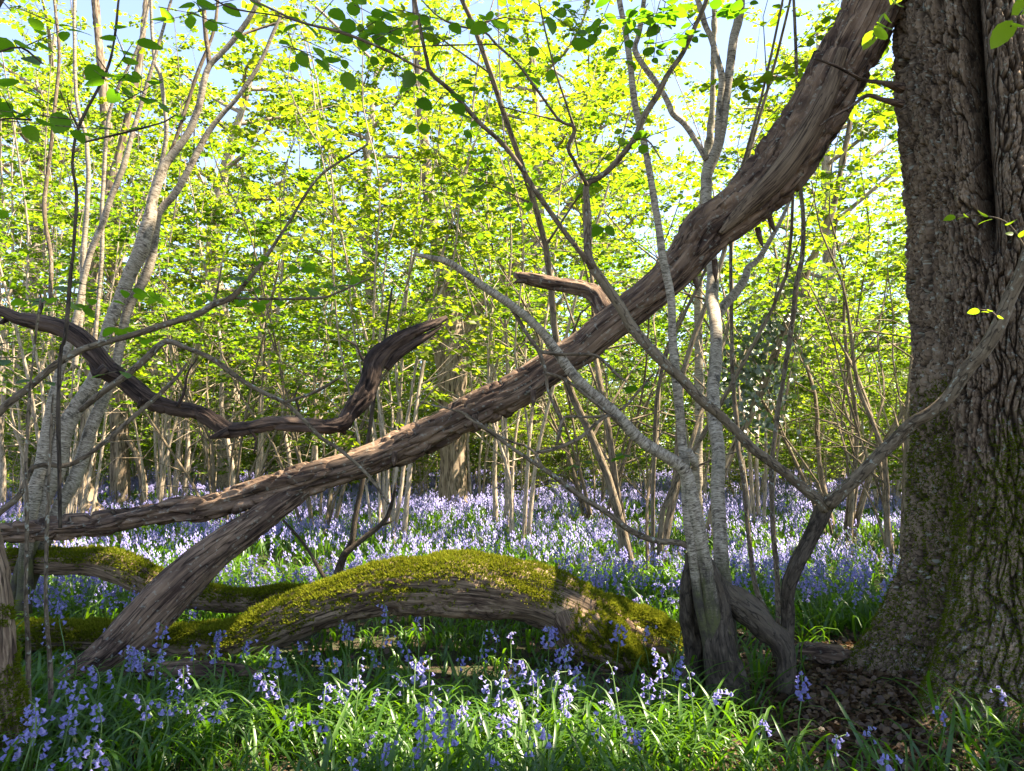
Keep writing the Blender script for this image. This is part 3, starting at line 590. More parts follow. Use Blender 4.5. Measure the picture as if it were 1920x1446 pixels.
cloud(ha, 'crown', [(70, 530, 250, 580, 3.2, 3.6, 6, 4), (300, 500, 480, 560, 3.4, 3.8, 6, 4), (480, 500, 670, 560, 3.4, 3.8, 7, 4), (180, 590, 240, 640, 3.4, 3.6, 3, 3), (80, 690, 110, 720, 3.4, 3.6, 1, 2), (260, 675, 300, 700, 3.4, 3.6, 1, 2)], .07)
# dark twigs with large leaves overhanging at the upper left
oh = empty('hazel_tree', 'overhanging hazel with large shadowed leaves before the open sky', 'tree', root_of(-420, 1400))
stems(oh, M_mossyhazel, 'rod', [
    [(-420, 1400, 30), (-300, 900, 24), (-150, 400, 18), (-60, 120, 12), (60, -80, 9), (180, -140, 7)],
    [(113, 990, 8), (110, 850, 8), (113, 672, 7), (123, 632, 7), (133, 515, 7), (138, 467, 6), (143, 367, 6), (135, 307, 6), (147, 240, 6), (187, 160, 5), (207, 110, 5), (217, 50, 5), (222, 0, 4), (235, -80, 4)],
    [(157, 267, 4), (200, 257, 4), (250, 245, 4), (310, 228, 4), (330, 215, 3)],
    [(-60, 120, 6), (0, 98, 4), (40, 90, 4), (80, 120, 3)], [(-60, 260, 6), (0, 225, 4), (60, 225, 3)],
    [(147, 240, 4), (130, 205, 3), (125, 180, 2)], [(180, -140, 6), (330, -60, 5), (420, 10, 4), (520, 30, 3), (600, 52, 3)]],
    [(2.6, 2.4), (2.75, 2.6), (2.6, 2.6), (2.4, 2.4), (2.4, 2.4), (2.6, 2.55), (2.4, 2.6)], 8, .025, .5)
cloud(oh, 'crown', [(40, 80, 70, 120, 2.4, 2.5, 2, 3), (95, 180, 145, 205, 2.4, 2.5, 2, 2), (0, 215, 80, 245, 2.3, 2.4, 3, 3), (180, 90, 240, 130, 2.5, 2.7, 3, 3), (200, 150, 290, 190, 2.5, 2.7, 4, 3), (300, 0, 480, 50, 2.5, 2.8, 5, 3), (430, 40, 560, 100, 2.7, 3.2, 3, 3), (0, 0, 60, 40, 2.4, 2.5, 2, 3), (30, 420, 80, 450, 3.0, 3.1, 1, 3), (0, 620, 30, 680, 2.6, 2.7, 2, 2), (100, 210, 150, 240, 2.4, 2.6, 2, 2), (560, 20, 660, 90, 2.7, 3.0, 3, 3)], .068)
# mossy stump at the lower left, grey rods in front of it
st = empty('tree_stump', 'mossy bark trunk base cut off by the frame beside the prop foot', 'stump', root_of(5, 1440))
mb = MB(); tube(mb, *tp([(15, 1470, 130), (5, 1390, 84), (-5, 1280, 62), (-8, 1180, 56), (-14, 1080, 50), (-22, 1020, 40), (-40, 900, 30)], 2.95, 3.05), 60, .012, grain(.008, .005, (30, 30, 8), .2)); V = mb.V[0][:-2].reshape(-1, 60, 3)
kid(mb, 'trunk', M_log, st); p, nn, _ = surf_samples(V, 40000); ok = (fbm(p*6, 3, 5)+.2*nn[:, 2] > -.2+.5*sstep(.15, .75, p[:, 2])); mb = MB(); fur(mb, p[ok], nn[ok], .015); kid(mb, 'moss', M_moss, st, False, False)
for lab, L_, Y in (('straight brown rod standing before the thin end of the torn limb', [(62, 1410, 10), (55, 1330, 9), (50, 1200, 8), (50, 1080, 7), (50, 960, 7), (48, 850, 6), (60, 700, 5), (75, 560, 4)], 3.2),
                   ('second brown rod standing close to the prop foot', [(100, 1420, 9), (95, 1300, 9), (88, 1180, 7), (87, 1060, 7), (88, 980, 7), (92, 860, 5), (100, 740, 4)], 3.3)):
    o = empty('hazel_rod', lab, 'sapling', root_of(L_[0][0], L_[0][1])); stems(o, M_hazel, 'stem', [L_], (Y, Y), 10, .03, .6)
# sapling behind the log
sa = empty('sapling', 'dark forked sapling growing just behind the arch of the mossy log', 'sapling', root_of(622, 1200))
stems(sa, M_mossyhazel, 'stem', [[(622, 1175, 16), (622, 1140, 15), (628, 1097, 15), (640, 1050, 14), (660, 1014, 11), (668, 960, 10), (680, 900, 9), (690, 820, 8), (705, 730, 7), (720, 640, 5), (735, 540, 4)]], (4.9, 4.9), 12, .02)
stems(sa, M_mossyhazel, 'branch', [[(645, 1040, 11), (673, 1017, 10), (703, 994, 9), (723, 974, 8), (732, 950, 7), (740, 920, 5), (742, 905, 3)], [(715, 985, 6), (730, 980, 5), (736, 977, 3)], [(626, 1110, 8), (600, 1070, 7), (570, 1020, 6), (530, 975, 5)]], [(4.88, 4.9), (4.9, 4.9), (4.9, 5)], 9, .02)
# slim poles on the right of the clump
for lab, L_, Y in (('slim grey pole left of the forked hazel trunk', [(1460, 1180, 11), (1457, 1081, 9), (1450, 997, 9), (1447, 882, 9), (1457, 782, 9), (1470, 715, 9), (1483, 615, 10), (1493, 532, 10), (1505, 480, 8), (1505, 400, 8), (1500, 340, 8), (1495, 200, 7), (1490, 50, 6), (1485, -60, 5)], 4.9),
                   ('thin pale pole with crooked foot behind the dark stool', [(1443, 1170, 11), (1435, 1145, 11), (1423, 1121, 10), (1413, 1081, 8), (1403, 997, 8), (1397, 930, 8), (1390, 870, 9), (1383, 830, 9), (1375, 700, 8), (1370, 560, 7), (1372, 400, 5)], 5.0)):
    o = empty('hazel_pole', lab, 'sapling', root_of(L_[0][0], L_[0][1])); stems(o, M_hazel, 'stem', [L_], (Y, Y+.3), 10, .03, .4)

# ------------------------------------------------------------------ hazels, birches and standards of the wood
def proto(seed, h, nst, spread, lo_leaf, leaf, twigs=4, nb=11, thick=.026, per=13, mossy=False):
    R.seed(seed); ST = []; sp = Spray()
    for s_ in range(nst):
        az = s_*6.283/nst+R.uniform(-.4, .4); lean = R.uniform(.10, .42)*spread; L_ = h*R.uniform(.65, 1.05)
        b0 = np.array([math.cos(az), math.sin(az), 0])*R.uniform(.05, .22); pts = [b0-np.array([0, 0, .15])]
        a2 = az
        for k in range(1, 8):
            t = k/7; a2 += R.gauss(0, .12); o = lean*L_*t**1.25
            pts.append(b0+np.array([math.cos(a2)*o, math.sin(a2)*o, L_*t*(1-.12*lean*t)])+rnd3(.05))
        r0 = thick*R.uniform(.5, 1.25); mb = MB(); pp, rr = tube(mb, pts, [r0*(1.15 if i == 0 else 1-.85*i/7) for i in range(8)], 7, .3, cap=False, seed=s_)
        for b_ in range(nb):
            t = .18+.8*(b_+R.random())/nb; i0 = int(t*(len(pp)-1)); q = pp[i0]
            a3 = R.uniform(0, 6.28); Lb = R.uniform(.7, 1.7)*(1.15-.6*t)*(h/7); el = R.uniform(.1, .95)
            d = np.array([math.cos(a3)*math.cos(el), math.sin(a3)*math.cos(el), math.sin(el)])
            e = [q, q+d*Lb*.5+rnd3(.05), q+d*Lb+np.array([0, 0, -.12*Lb])+rnd3(.06)]
            rb = max(.004, rr[i0]*.45); tube(mb, e, [rb, rb*.6, .002], 5, .4, cap=False)
            if q[2] < lo_leaf-.5 and R.random() < .6: continue
            for w in range(twigs):
                u = .25+.75*(w+R.random())/twigs; q2 = e[0]+(e[1]-e[0])*min(1, u*2) if u < .5 else e[1]+(e[2]-e[1])*(u*2-1)
                a4 = a3+R.gauss(0, 1.0); d2 = np.array([math.cos(a4), math.sin(a4), R.gauss(.05, .25)]); Lt = R.uniform(.25, .65)
                if q2[2] < lo_leaf: continue
                tube(mb, [q2, q2+d2*Lt], [.003, .0015], 3, 1, cap=False)
                sp.along(q2, q2+d2*Lt, per, leaf, .6)
        ST.append(mb.mesh('stem', M_farbark))
    mb = MB(); sp.put(mb); return ST, mb.mesh('crown', M_hleaf, False, False)
PR = [proto(101, 7.5, 9, 1.0, .7, .085), proto(102, 8.5, 7, .9, .9, .09), proto(103, 6.5, 11, 1.15, .5, .085), proto(104, 9.0, 6, .75, 2.2, .09), proto(105, 5.0, 9, 1.3, .3, .08),
      proto(106, 10.5, 3, .45, 3.5, .085, thick=.055, nb=16), proto(107, 9.5, 5, .9, 4.2, .085, nb=11)]
def canopy(seed, h, n):
    R.seed(seed); sp = Spray(); tb = MB(); lb = MB()
    pts = [np.array([0, 0, -.2]), np.array([.05, 0, h*.25]), np.array([R.gauss(0, .3), R.gauss(0, .3), h*.55]), np.array([R.gauss(0, .5), R.gauss(0, .5), h*.9])]
    pp, rr = tube(tb, pts, [.30, .22, .16, .05], 12, .3, grain(.02, .01, (12, 12, 3)), cap=False)
    for b in range(n):
        t = .30+.68*b/n; q = pp[int(t*(len(pp)-1))]; a = b*2.4+R.uniform(-.3, .3); L_ = R.uniform(.6, 1)*h*.30*(1.1-.6*abs(t-.5)); el = R.uniform(.1, .7)
        d = np.array([math.cos(a)*math.cos(el), math.sin(a)*math.cos(el), math.sin(el)]); e = [q, q+d*L_*.5+rnd3(.15), q+d*L_+rnd3(.2)]; tube(tb, e, [.07, .045, .012], 6, .4, cap=False)
        for w in range(15):
            u = .25+.75*w/15; q2 = e[0]+(e[1]-e[0])*min(1, u*2) if u < .5 else e[1]+(e[2]-e[1])*(u*2-1); a4 = a+R.gauss(0, 1.1); d2 = np.array([math.cos(a4), math.sin(a4), R.gauss(.05, .4)])*R.uniform(.5, 1.5)
            tube(tb, [q2, q2+d2], [.012, .003], 4, 1, cap=False)
            for v in range(4):
                q3 = q2+d2*(.3+.7*v/3); d3 = norm(rnd3()*np.array([1, 1, .4]))*R.uniform(.3, .6); sp.along(q3, q3+d3, 11, .115, .65)
    mb = MB(); sp.put(mb); return [tb.mesh('trunk', M_farbark)], mb.mesh('crown', M_hleaf, False, False)
_fb = M_farbark; M_farbark = m_bark('coppice_bark', (.04, .03, .02), (.12, .09, .058), (.28, .22, .15), (60, 60, 14), .7, .55, (.085, .085, .012), up=False, zmoss=1.8)
PM = [proto(108, 7.5, 8, 1.5, 3.2, .085, thick=.036, nb=10, per=12), proto(109, 6.5, 10, 1.9, 2.6, .085, thick=.030, nb=10, per=12)]; M_farbark = _fb
PR += [canopy(201, 15, 26), canopy(202, 17.5, 30), canopy(203, 12.5, 24)]+PM
ORD = ['first', 'second', 'third', 'fourth', 'fifth', 'sixth', 'seventh', 'eighth', 'ninth', 'tenth', 'eleventh', 'twelfth', 'thirteenth', 'fourteenth', 'fifteenth', 'sixteenth', 'seventeenth', 'eighteenth', 'nineteenth', 'twentieth']
TREES = []
def plant(k, x, y, s_, rz, crown=True):
    o = bpy.data.objects.new('hazel_tree' if k < 5 or k == 6 or k > 9 else 'young_tree' if k == 5 else 'oak_tree', None); COL.objects.link(o); o.location = (x, y, float(ground_z(x, y))); o.rotation_euler = (0, 0, rz); o.scale = (s_,)*3; o.empty_display_size = .1
    for me in PR[k][0]:
        c = bpy.data.objects.new('trunk' if 6 < k < 10 else 'stem', me); COL.objects.link(c); c.parent = o
    if crown: c = bpy.data.objects.new('crown', PR[k][1]); COL.objects.link(c); c.parent = o
    TREES.append((o, k)); return o
R.seed(5)
placed = []
def fixed(px, py, k, s_=1, crown=True):
    g = G(px, py); plant(k, g[0], g[1], s_, R.uniform(0, 6.28), crown); placed.append((g[0], g[1]))
for px, py, k, s_ in ((1215, 1095, 10, .95), (600, 1010, 11, .9), (975, 1030, 6, .9), (1575, 1010, 10, .95), (1690, 1075, 10, .8), (420, 1000, 11, .9), (1120, 985, 11, 1), (735, 985, 6, 1), (1420, 1000, 6, 1), (290, 985, 6, .9), (60, 990, 6, 1)):
    fixed(px, py, k, s_)
tries = 0
while len(TREES) < 112 and tries < 20000:
    tries += 1
    y = 9.5+31*R.random()**.75
    if y > 26 and R.random() < .5: continue
    x = R.uniform(-.74, .74)*y
    u = CX+F*x/y
    if min(math.hypot(x-a, y-b) for a, b in placed) < (1.5+.02*y): continue
    if u < 520 and y < 16 and R.random() < .3: continue          # the wood is open towards the left
    if 760 < u < 940 and y < 15.5: continue
    if 180 < u < 270 and y < 16: continue
    k = R.choices(range(7), (3, 3, 3, 2, 3, 2, 1) if y < 17 else (1, 0, 5, 0, 8, 0, 0))[0]
    if u < 600 and y < 18 and k in (1, 2, 0) and R.random() < .5: k = R.choice((5, 6, 3))
    plant(k, x, y, R.uniform(.8, 1.2), R.uniform(0, 6.28)); placed.append((x, y))
for px, Y, k, s_ in ((40, 21, 7, 1), (430, 20, 9, 1.05), (-60, 27, 8, 1), (330, 17, 5, 1.15), (120, 16, 5, 1.1), (470, 15, 5, 1.1), (20, 14, 5, 1.1), (1010, 22, 7, 1), (700, 25, 8, 1), (1560, 24, 7, 1.1), (1120, 30, 8, 1.1), (480, 34, 7, 1), (880, 38, 7, 1.2), (1800, 36, 9, 1.2)):
    plant(k, (px-CX)/F*Y, Y, s_, R.uniform(0, 6.28)); placed.append(((px-CX)/F*Y, Y))
for i in range(26):
    y = 15+13*((i*.618) % 1); x = (-.68+1.36*(i+.5)/26)*y
    if min(math.hypot(x-a, y-b) for a, b in placed) < .8: continue
    plant(4, x, y, R.uniform(.42, .62), R.uniform(0, 6.28)); placed.append((x, y))
for x, y in ((7.2, 8.0), (9, 11), (10, 14), (12.5, 17)):      # just right of the frame: they filter the sun
    plant(R.choice((0, 1, 3)), x, y, 1.0, R.uniform(0, 6))
rows = {}
for o, k in TREES:
    y = o.location.y; band = 0 if y < 12 else 1 if y < 18 else 2 if y < 25 else 3 if y < 33 else 4
    rows.setdefault((band, o.name.split('.')[0]), []).append((o.location.x/y, o, k))
LOOK = {10: 'thick mossy coppice hazel', 11: 'wide sprawling mossy hazel', 7: 'tall oak with high leafy crown', 8: 'great oak with broad high crown', 9: 'middling oak with dense crown', 0: 'leafy coppiced hazel', 1: 'tall green hazel', 2: 'spreading bushy hazel', 3: 'slender upright hazel', 4: 'low bushy hazel', 5: 'tall thin young tree', 6: 'bare stemmed hazel'}
WHERE = ['just beyond the mossy log', 'a little beyond the log', 'in mid wood', 'deep in the wood', 'at the far bluebell edge']
for (band, nm), l in rows.items():
    l.sort(key=lambda t: t[0])
    for i, (_, o, k) in enumerate(l):
        a = i if i < len(l)/2 else len(l)-1-i; side = 'left' if i < len(l)/2 else 'right'
        tag(o, f'{LOOK[k]} {WHERE[band]}, {ORD[min(a, 19)]} from the {side}', 'tree', 'young trees in the bluebell wood' if nm == 'young_tree' else 'standard oaks in the bluebell wood' if nm == 'oak_tree' else 'coppiced hazels in the bluebell wood')

M_std = m_bark('standard_bark', (.035, .024, .015), (.16, .115, .075), (.36, .28, .20), (26, 26, 4), 1.0, .5, (.14, .125, .015), up=False, zmoss=1.8)
def standard(name, label, lists, Y, mat=M_std, mossy=True, leafbox=None):
    o = empty(name, label, 'tree', root_of(lists[0][0][0], lists[0][0][1]))
    for k, L_ in enumerate(lists):
        mb = MB(); pts, rad = tp(L_, Y, Y); tube(mb, pts, rad, 28, .06, grain(.015, .01, (14, 14, 3), .12), seed=k); V = mb.V[0][:-2].reshape(-1, 28, 3); kid(mb, 'trunk' if k == 0 else 'limb', mat, o)
    if leafbox: cloud(o, 'crown', leafbox, .10, LEAF6, M_hleaf, None)
    return o
standard('oak_tree', 'stout trunk with forking top and mossy foot in mid wood', [[(852, 968, 74), (852, 940, 54), (850, 880, 46), (848, 780, 46), (848, 700, 54), (850, 650, 52), (848, 600, 36), (838, 540, 28), (815, 440, 22), (800, 330, 20), (790, 200, 16), (780, 60, 12), (772, -120, 9), (770, -260, 5)],
    [(850, 670, 36), (872, 630, 28), (890, 590, 22), (930, 545, 18), (980, 470, 14), (1040, 420, 10), (1080, 360, 6)], [(840, 690, 40), (825, 640, 30), (818, 600, 22), (800, 560, 14)], [(868, 960, 40), (890, 950, 24), (915, 965, 14)]], 15.3,
    leafbox=[(640, 60, 1150, 480, 13, 17, 260, 9)])
standard('oak_tree', 'straight sunlit trunk between the birch clump and the mid wood hazels', [[(226, 955, 50), (226, 930, 34), (224, 850, 30), (222, 760, 30), (222, 640, 28), (215, 520, 26), (212, 430, 24), (208, 330, 20), (195, 180, 16), (180, 20, 12), (168, -160, 9), (160, -300, 5)], [(224, 800, 10), (255, 850, 12), (268, 900, 12), (268, 950, 18)]], 16.5,
    leafbox=[(60, 0, 420, 300, 14, 20, 70, 8)])
standard('oak_tree', 'short mossy trunk leaning beside the foot of the birch clump', [[(165, 965, 60), (160, 940, 36), (158, 890, 32), (166, 800, 28), (175, 700, 24), (168, 560, 20), (190, 420, 16), (230, 260, 12), (260, 120, 9), (280, -60, 6), (290, -160, 4)]], 13)
standard('oak_tree', 'ragged broken pale stump beyond the torn limb', [[(785, 925, 40), (783, 905, 26), (782, 870, 20), (784, 845, 18), (782, 820, 8)]], 24)
standard('oak_tree', 'bright sunlit trunk just behind the barred birch stems', [[(1306, 1040, 22), (1307, 915, 17), (1310, 782, 17), (1310, 649, 15), (1310, 519, 15), (1318, 380, 12), (1335, 200, 10), (1340, 0, 8)]], 8.5, M_birch)
iv = standard('ivy_tree', 'leaning trunk wrapped in dark ivy right of the barred birches', [[(1330, 1010, 18), (1352, 900, 15), (1375, 840, 14), (1390, 809, 14), (1420, 749, 14), (1457, 655, 15), (1480, 592, 15), (1503, 539, 15), (1517, 495, 14), (1530, 470, 11), (1563, 383, 10), (1580, 300, 9), (1593, 233, 7), (1600, 120, 5)]], 10.5)
sp = Spray(); q = [P(a, b, 10.5) for a, b in ((1405, 790), (1430, 740), (1450, 690), (1420, 640), (1460, 600), (1490, 560), (1385, 680), (1370, 720))]
for _ in range(1000):
    c = q[R.randrange(len(q))]+np.array([R.gauss(0, .22), R.gauss(0, .25), R.gauss(0, .22)]); sp.p.append(c); sp.d.append(rnd3()+np.array([0, 0, -.8])); sp.n.append(np.array([R.gauss(0, .6), -1, R.gauss(.4, .5)])); sp.s.append(R.uniform(.05, .10))
mb = MB(); sp.put(mb); kid(mb, 'ivy', M_ivy, iv, False, False)

# the far wood: one mass of leaves and stems
R.seed(9); N = 280000
yy = rng.uniform(40, 75, N); xx = rng.uniform(-.85, .85, N)*yy; uu = CX+F*xx/yy
hh = np.where(uu < 560, 12.0, 22.0)+3*noise(np.stack([xx*.12, yy*0, yy*.12], -1), 3)
zz = rng.random(N)**.9*np.minimum(hh, 4.5+(yy-40)*.75)+.2; kp = noise(np.stack([xx*.35, yy*.35, zz*.45], -1), 8) > -.25
pos = np.stack([xx, yy, zz], -1)[kp]; n = len(pos)
mb = MB(); dd_ = rng.normal(size=(n, 3)); dd_[:, 2] *= .3; leaves(mb, pos, dd_, np.stack([rng.normal(0, .5, n), rng.normal(0, .5, n)-.2, np.ones(n)], -1), rng.uniform(.17, .33, n))
fw = mb.obj('far_wood', [M_hleaf, M_farbark], smooth=False, bark=False); tag(fw, 'far mass of spring green woodland closing the view', 'wood', kind='stuff')
mb = MB()
for _ in range(260):
    y = R.uniform(38, 66); x = R.uniform(-.8, .8)*y; h = R.uniform(6, 11); a = np.array([x, y, -.2]); tube(mb, [a, a+np.array([R.gauss(0, .6), 0, h*.5]), a+np.array([R.gauss(0, 1.2), 0, h])], [R.uniform(.05, .16), .06, .02], 6, 1, cap=False)
tag(mb.obj('far_stems', M_farbark), 'far massed pale stems of the closing wood', 'wood', kind='stuff')

# ------------------------------------------------------------------ bluebells
def bell(L_, r, sides=6):
    th = np.arange(sides)*2*math.pi/sides; rings = [(0, .25), (.18, .8), (.6, .95), (.85, 1.15), (1.0, 1.75)]; V = []
    for t, k in rings: V += [(r*k*math.cos(a), r*k*math.sin(a), -L_*t+(.10*L_ if t == 1 else 0)) for a in th]
    V += [(r*2.1*math.cos(a+math.pi/sides), r*2.1*math.sin(a+math.pi/sides), -L_*.78) for a in th]
    n = len(rings); Q = [(i*sides+j, i*sides+(j+1) % sides, (i+1)*sides+(j+1) % sides, (i+1)*sides+j) for i in range(n-1) for j in range(sides)]
    T = [((n-1)*sides+j, (n-1)*sides+(j+1) % sides, n*sides+j) for j in range(sides)]
    return np.array(V), np.array(Q), np.array(T)
BELL = bell(.018, .0050)
def rotz(V, a): c, s_ = math.cos(a), math.sin(a); return np.stack([V[:, 0]*c-V[:, 1]*s_, V[:, 0]*s_+V[:, 1]*c, V[:, 2]], -1)
def bluebell_proto(seed, h, nb, arch, side, big=1.0):
    R.seed(seed); sm = MB(); fm = MB(); ln = R.uniform(-.05, .05)
    pts = [np.array([0, 0, -.02]), np.array([ln*.3, .01, h*.35]), np.array([ln, .0, h*.72]), np.array([ln+arch*.35, 0, h*.93]), np.array([ln+arch, 0, h*(1-.12*min(1, arch*8))])]
    pp, rr = tube(sm, pts, [.0030, .0028, .0024, .0019, .0012], 6, .02)
    for b in range(nb):
        t = .76+.24*b/max(1, nb-1); q = pp[int(t*(len(pp)-1))]
        a = R.gauss(0, 1.0) if side else b*2.4+R.uniform(-.4, .4); ln_ = R.uniform(.014, .030)*(1.1-.4*t); d = np.array([math.cos(a), math.sin(a), .25]); e = q+d*ln_
        tube(sm, [q, q+d*ln_*.6+np.array([0, 0, .004]), e], [.0008, .0007, .0007], 3, .02, cap=False)
        V, Q, T = BELL; tl = R.uniform(.2, .9); k = big*R.uniform(.85, 1.2)*(1.1-.35*(t-.76)/.24)
        V = V*k; V = np.stack([V[:, 0]*math.cos(tl)-V[:, 2]*math.sin(tl), V[:, 1], V[:, 0]*math.sin(tl)+V[:, 2]*math.cos(tl)], -1)
        fm.add(rotz(V, a)+e, Q, T)
    return sm.mesh('stem', M_stem, True, False), fm.mesh('blossom', M_bell, True, False)
BP = [bluebell_proto(1, .33, 11, .05, True), bluebell_proto(2, .30, 9, .07, True), bluebell_proto(3, .36, 13, .035, False), bluebell_proto(4, .27, 8, .06, True), bluebell_proto(5, .31, 14, .03, False, 1.15), bluebell_proto(6, .34, 6, .02, True, .8), bluebell_proto(7, .29, 12, .06, True, 1.1), bluebell_proto(8, .25, 7, .08, True)]
BLOOK = ['arching one-sided bluebell', 'bluebell drooping at its tip', 'tall upright full bluebell', 'short bluebell with few bells', 'dense round-headed bluebell', 'thin sparse bluebell', 'full nodding bluebell', 'small bent-over bluebell']
# where bluebells grow: field of clumped random points
LOGP = []
def blocked(x, y):
    ok = (x-OAK[0])**2+(y-OAK[1])**2 > .9
    litter = np.exp(-((x-1.55)/.45)**2-((y-3.7)/.9)**2)
    return ~ok, litter
def field(y0, y1, dens, seed):
    r_ = np.random.default_rng(seed); area = .76*(y1**2-y0**2)+.6*(y1-y0); n = int(dens*area)
    y = np.sqrt(r_.uniform(y0**2, y1**2, n)); x = r_.uniform(-1, 1, n)*(.74*y+.3); b, li = blocked(x, y)
    cl_ = noise(np.stack([x*.9, y*.9, x*0], -1), 14)+.6*noise(np.stack([x*2.5, y*2.5, x*0+5], -1), 15)
    k = (~b) & (r_.random(n) > li*1.3) & (r_.random(n) < np.clip(.62+.55*cl_, .08, 1)); return x[k], y[k]
fx, fy = field(2.45, 4.4, 36, 1); gx2, gy2 = field(4.9, 7.0, 70, 2)
X_ = np.concatenate([fx, gx2]); Y_ = np.concatenate([fy, gy2]); o_ = np.argsort(Y_); o_ = o_[~((Y_[o_] > 3.8) & (Y_[o_] < 5.4) & (X_[o_] > -2.4) & (X_[o_] < .7) & (np.sin(X_[o_]*913+Y_[o_]*517) < .3))]; X_, Y_ = X_[o_], Y_[o_]
R.seed(21); NB = 300
def zone(x, y):
    u, v = proj(np.array([x, y, .15]))
    if y < 3.1: return 'in the nearest grass', ('by the mossy stump base' if u < 300 else 'left of the sunlit leaves' if u < 760 else 'in the sunny patch' if u < 1300 else 'towards the oak root' )
    if y < 3.8: return 'in the shade before the log', ('near the prop foot' if u < 420 else 'below the low left part' if u < 700 else 'below the log arch' if u < 1050 else 'before the barred birch stool' if u < 1400 else 'near the oak root')
    if y < 4.45: return 'close against the mossy log', ('by the prop fork' if u < 420 else 'where the log dips' if u < 640 else 'under the arch' if u < 1050 else 'at the log root end' if u < 1300 else 'beside the birch stool')
    return 'just behind the mossy log', ('by the birch clump' if u < 300 else 'left of the forked sapling' if u < 620 else 'over the arch crest' if u < 950 else 'by the log root end' if u < 1250 else 'between birch stool and oak')
cntl = {}
for i in range(min(NB, len(X_))):
    x, y = float(X_[i]), float(Y_[i]); k = R.randrange(8); z = zone(x, y); s_ = R.uniform(.8, 1.2)
    o = bpy.data.objects.new('bluebell', None); COL.objects.link(o); o.location = (x, y, float(ground_z(x, y))); o.rotation_euler = (R.gauss(0, .12), R.gauss(0, .12), R.uniform(0, 6.28)); o.scale = (s_,)*3; o.empty_display_size = .05
    for nm, me in zip(('stem', 'blossom'), BP[k]):
        c = bpy.data.objects.new(nm, me); COL.objects.link(c); c.parent = o
    tag(o, f'{BLOOK[k]} {z[0]}, {z[1]}', 'bluebell', 'bluebells in flower near the mossy log')
# the rest of the carpet is one object
def inst(mb, V, Q, T, x, y, seed, s0=.8, s1=1.25, m=0, lean=.15, dz=0):
    r_ = np.random.default_rng(seed); n = len(x); a = r_.uniform(0, 6.283, n); s_ = r_.uniform(s0, s1, n); c, sn = np.cos(a)*s_, np.sin(a)*s_
    lx, ly = r_.normal(0, lean, n), r_.normal(0, lean, n)
    P_ = np.stack([V[None, :, 0]*c[:, None]-V[None, :, 1]*sn[:, None]+lx[:, None]*V[None, :, 2]+x[:, None], V[None, :, 0]*sn[:, None]+V[None, :, 1]*c[:, None]+ly[:, None]*V[None, :, 2]+y[:, None], V[None, :, 2]*s_[:, None]+(ground_z(x, y)+dz)[:, None]], -1).reshape(-1, 3)
    off = (np.arange(n)*len(V))[:, None, None]
    mb.add(P_, (Q[None]+off).reshape(-1, 4) if Q is not None and len(Q) else None, (T[None]+off).reshape(-1, 3) if T is not None and len(T) else None, None, m)
def me_arrays(me):
    V = np.zeros(len(me.vertices)*3); me.vertices.foreach_get('co', V); Q = []; T = []
    for p_ in me.polygons: (Q if len(p_.vertices) == 4 else T).append(tuple(p_.vertices))
    return V.reshape(-1, 3), np.array(Q, int).reshape(-1, 4), np.array(T, int).reshape(-1, 3)
car = MB()
rx, ry = X_[NB:], Y_[NB:]
for k in range(8):
    for m_i, me in enumerate(BP[k]): V, Q, T = me_arrays(me); inst(car, V, Q, T, rx[k::8], ry[k::8], 300+k, m=m_i)
def low_plant(seed, nst, spread, nbell, h, br):
    R.seed(seed); A = MB(); B_ = MB()
    for _ in range(nst):
        a = R.uniform(0, 6.28); o = np.array([math.cos(a), math.sin(a), 0])*R.uniform(0, spread); hh = h*R.uniform(.75, 1.15); tip = o+np.array([R.gauss(0, .04), R.gauss(0, .04), hh])
        d = np.array([.0035, 0, 0]); A.add([o-d, o+d, tip+d*.5, tip-d*.5], [(0, 1, 2, 3)])
        for b in range(nbell):
            t = 1-.32*b/nbell; q = o+(tip-o)*t; a2 = R.uniform(0, 6.28); q = q+np.array([math.cos(a2), math.sin(a2), -.2])*.016
            r1 = br*R.uniform(.8, 1.3); V = [q+np.array([0, 0, r1*1.2])]+[q+np.array([r1*math.cos(a2+j*2.094), r1*math.sin(a2+j*2.094), -r1]) for j in range(3)]
            B_.add(V, None, [(0, 1, 2), (0, 2, 3), (0, 3, 1)])
    f = lambda m: (np.concatenate(m.V), np.concatenate(m.Q) if m.Q else np.zeros((0, 4), int), np.concatenate(m.T) if m.T else np.zeros((0, 3), int))
    return f(A), f(B_)
for bi, (y0, y1, dn, nst, spd, nbl, br, sd_) in enumerate(((7, 12, 62, 1, .02, 9, .0095, 40), (12, 20, 34, 2, .10, 7, .012, 50), (20, 48, 13, 4, .25, 6, .017, 60))):
    x, y = field(y0, y1, dn, sd_)
    for v in range(3):
        A, B_ = low_plant(sd_+v, nst, spd, nbl, .33, br); inst(car, *A, x[v::3], y[v::3], sd_+v, m=0); inst(car, *B_, x[v::3], y[v::3], sd_+v, m=1)
tag(car.obj('bluebell_carpet', [M_stem, M_bell], bark=False), 'haze of massed bluebells carpeting the wood beyond the mossy log', 'bluebells', kind='stuff')
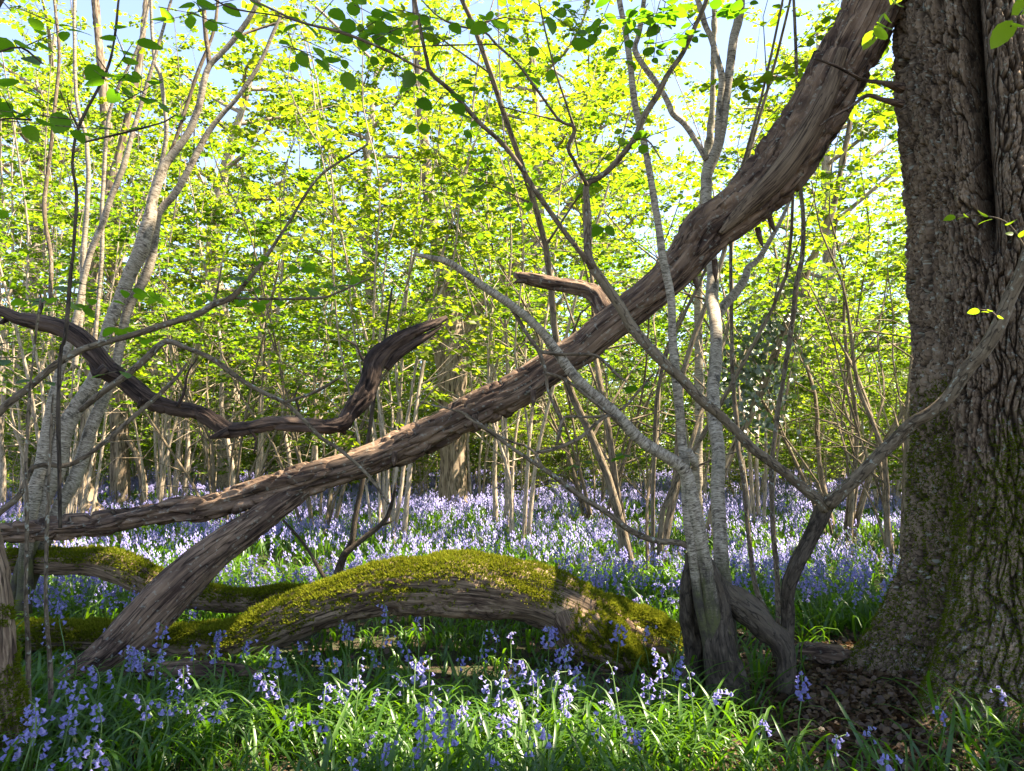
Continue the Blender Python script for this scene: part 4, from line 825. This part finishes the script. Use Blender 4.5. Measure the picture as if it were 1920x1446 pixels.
# strap leaves
def blade(L_, w, bend, seg=5):
    V = []; x = 0; z = 0; a = 1.45
    for i in range(seg+1):
        t = i/seg; ww = w*(.55+.45*math.sin(math.pi*min(1, t*.8+.15)))*(1-t**3); V += [(x, -ww, z+ww*.35), (x, 0, z), (x, ww, z+ww*.35)]
        x += L_/seg*math.cos(a); z += L_/seg*math.sin(a); a -= bend/seg*(.5+t*1.2)
    Q = [(i*3+j, i*3+j+1, i*3+j+4, i*3+j+3) for i in range(seg) for j in (0, 1)]
    return np.array(V), np.array(Q)
bl_ = MB(); r_ = np.random.default_rng(3)
def blades(y0, y1, dens, seed, L0, w0, seg, tuft=6, lim=1.0):
    x, y = field(y0, y1, dens/tuft, seed)
    x = np.repeat(x, tuft)+rng.normal(0, .025, len(x)*tuft); y = np.repeat(y, tuft)+rng.normal(0, .025, len(y)*tuft)
    sh = (y > 3.75) & (y < 5.6) & (x > -2.8) & (x < .9); sh2 = rng.random(len(x)) < .9
    for rg, kk in ((~sh, 1.0), (sh & sh2, .42)):
      x0, y0_ = x[rg], y[rg]
      for v in range(6):
        V, Q = blade(L0*kk*(.75+.1*v), w0*(.8+.08*v), (1.7, 2.2, 2.6, 3.0, 3.3, 2.0)[v], seg); inst(bl_, V, Q, None, x0[v::6], y0_[v::6], seed+v, .6, 1.2, lean=.3)
blades(1.9, 4.5, 1350, 70, .30, .0062, 7); blades(4.5, 7.5, 800, 80, .29, .0075, 5); blades(7.5, 13, 260, 90, .28, .011, 3); blades(13, 24, 70, 95, .28, .02, 2); blades(24, 48, 22, 98, .28, .035, 2)
tag(bl_.obj('bluebell_leaves', M_blade, bark=False), 'dense green strap leaves of the bluebells covering the ground', 'leaves', kind='stuff')
# dry leaves
n = 9000; x = np.concatenate([rng.normal(1.55, .5, n), rng.uniform(-4, 4, 5000)]); y = np.concatenate([rng.normal(3.6, .8, n), rng.uniform(2, 7, 5000)]); n = len(x)
mb = MB(); dd_ = rng.normal(size=(n, 3)); dd_[:, 2] *= .25; leaves(mb, np.stack([x, y, ground_z(x, y)+rng.uniform(.004, .03, n)], -1), dd_, np.stack([rng.normal(0, .8, n), rng.normal(0, .8, n), np.ones(n)], -1), rng.uniform(.014, .042, n))
tag(mb.obj('leaf_litter', M_litter, smooth=False, bark=False), 'brown dry leaf litter on the soil beside the oak root', 'leaf litter', kind='stuff')
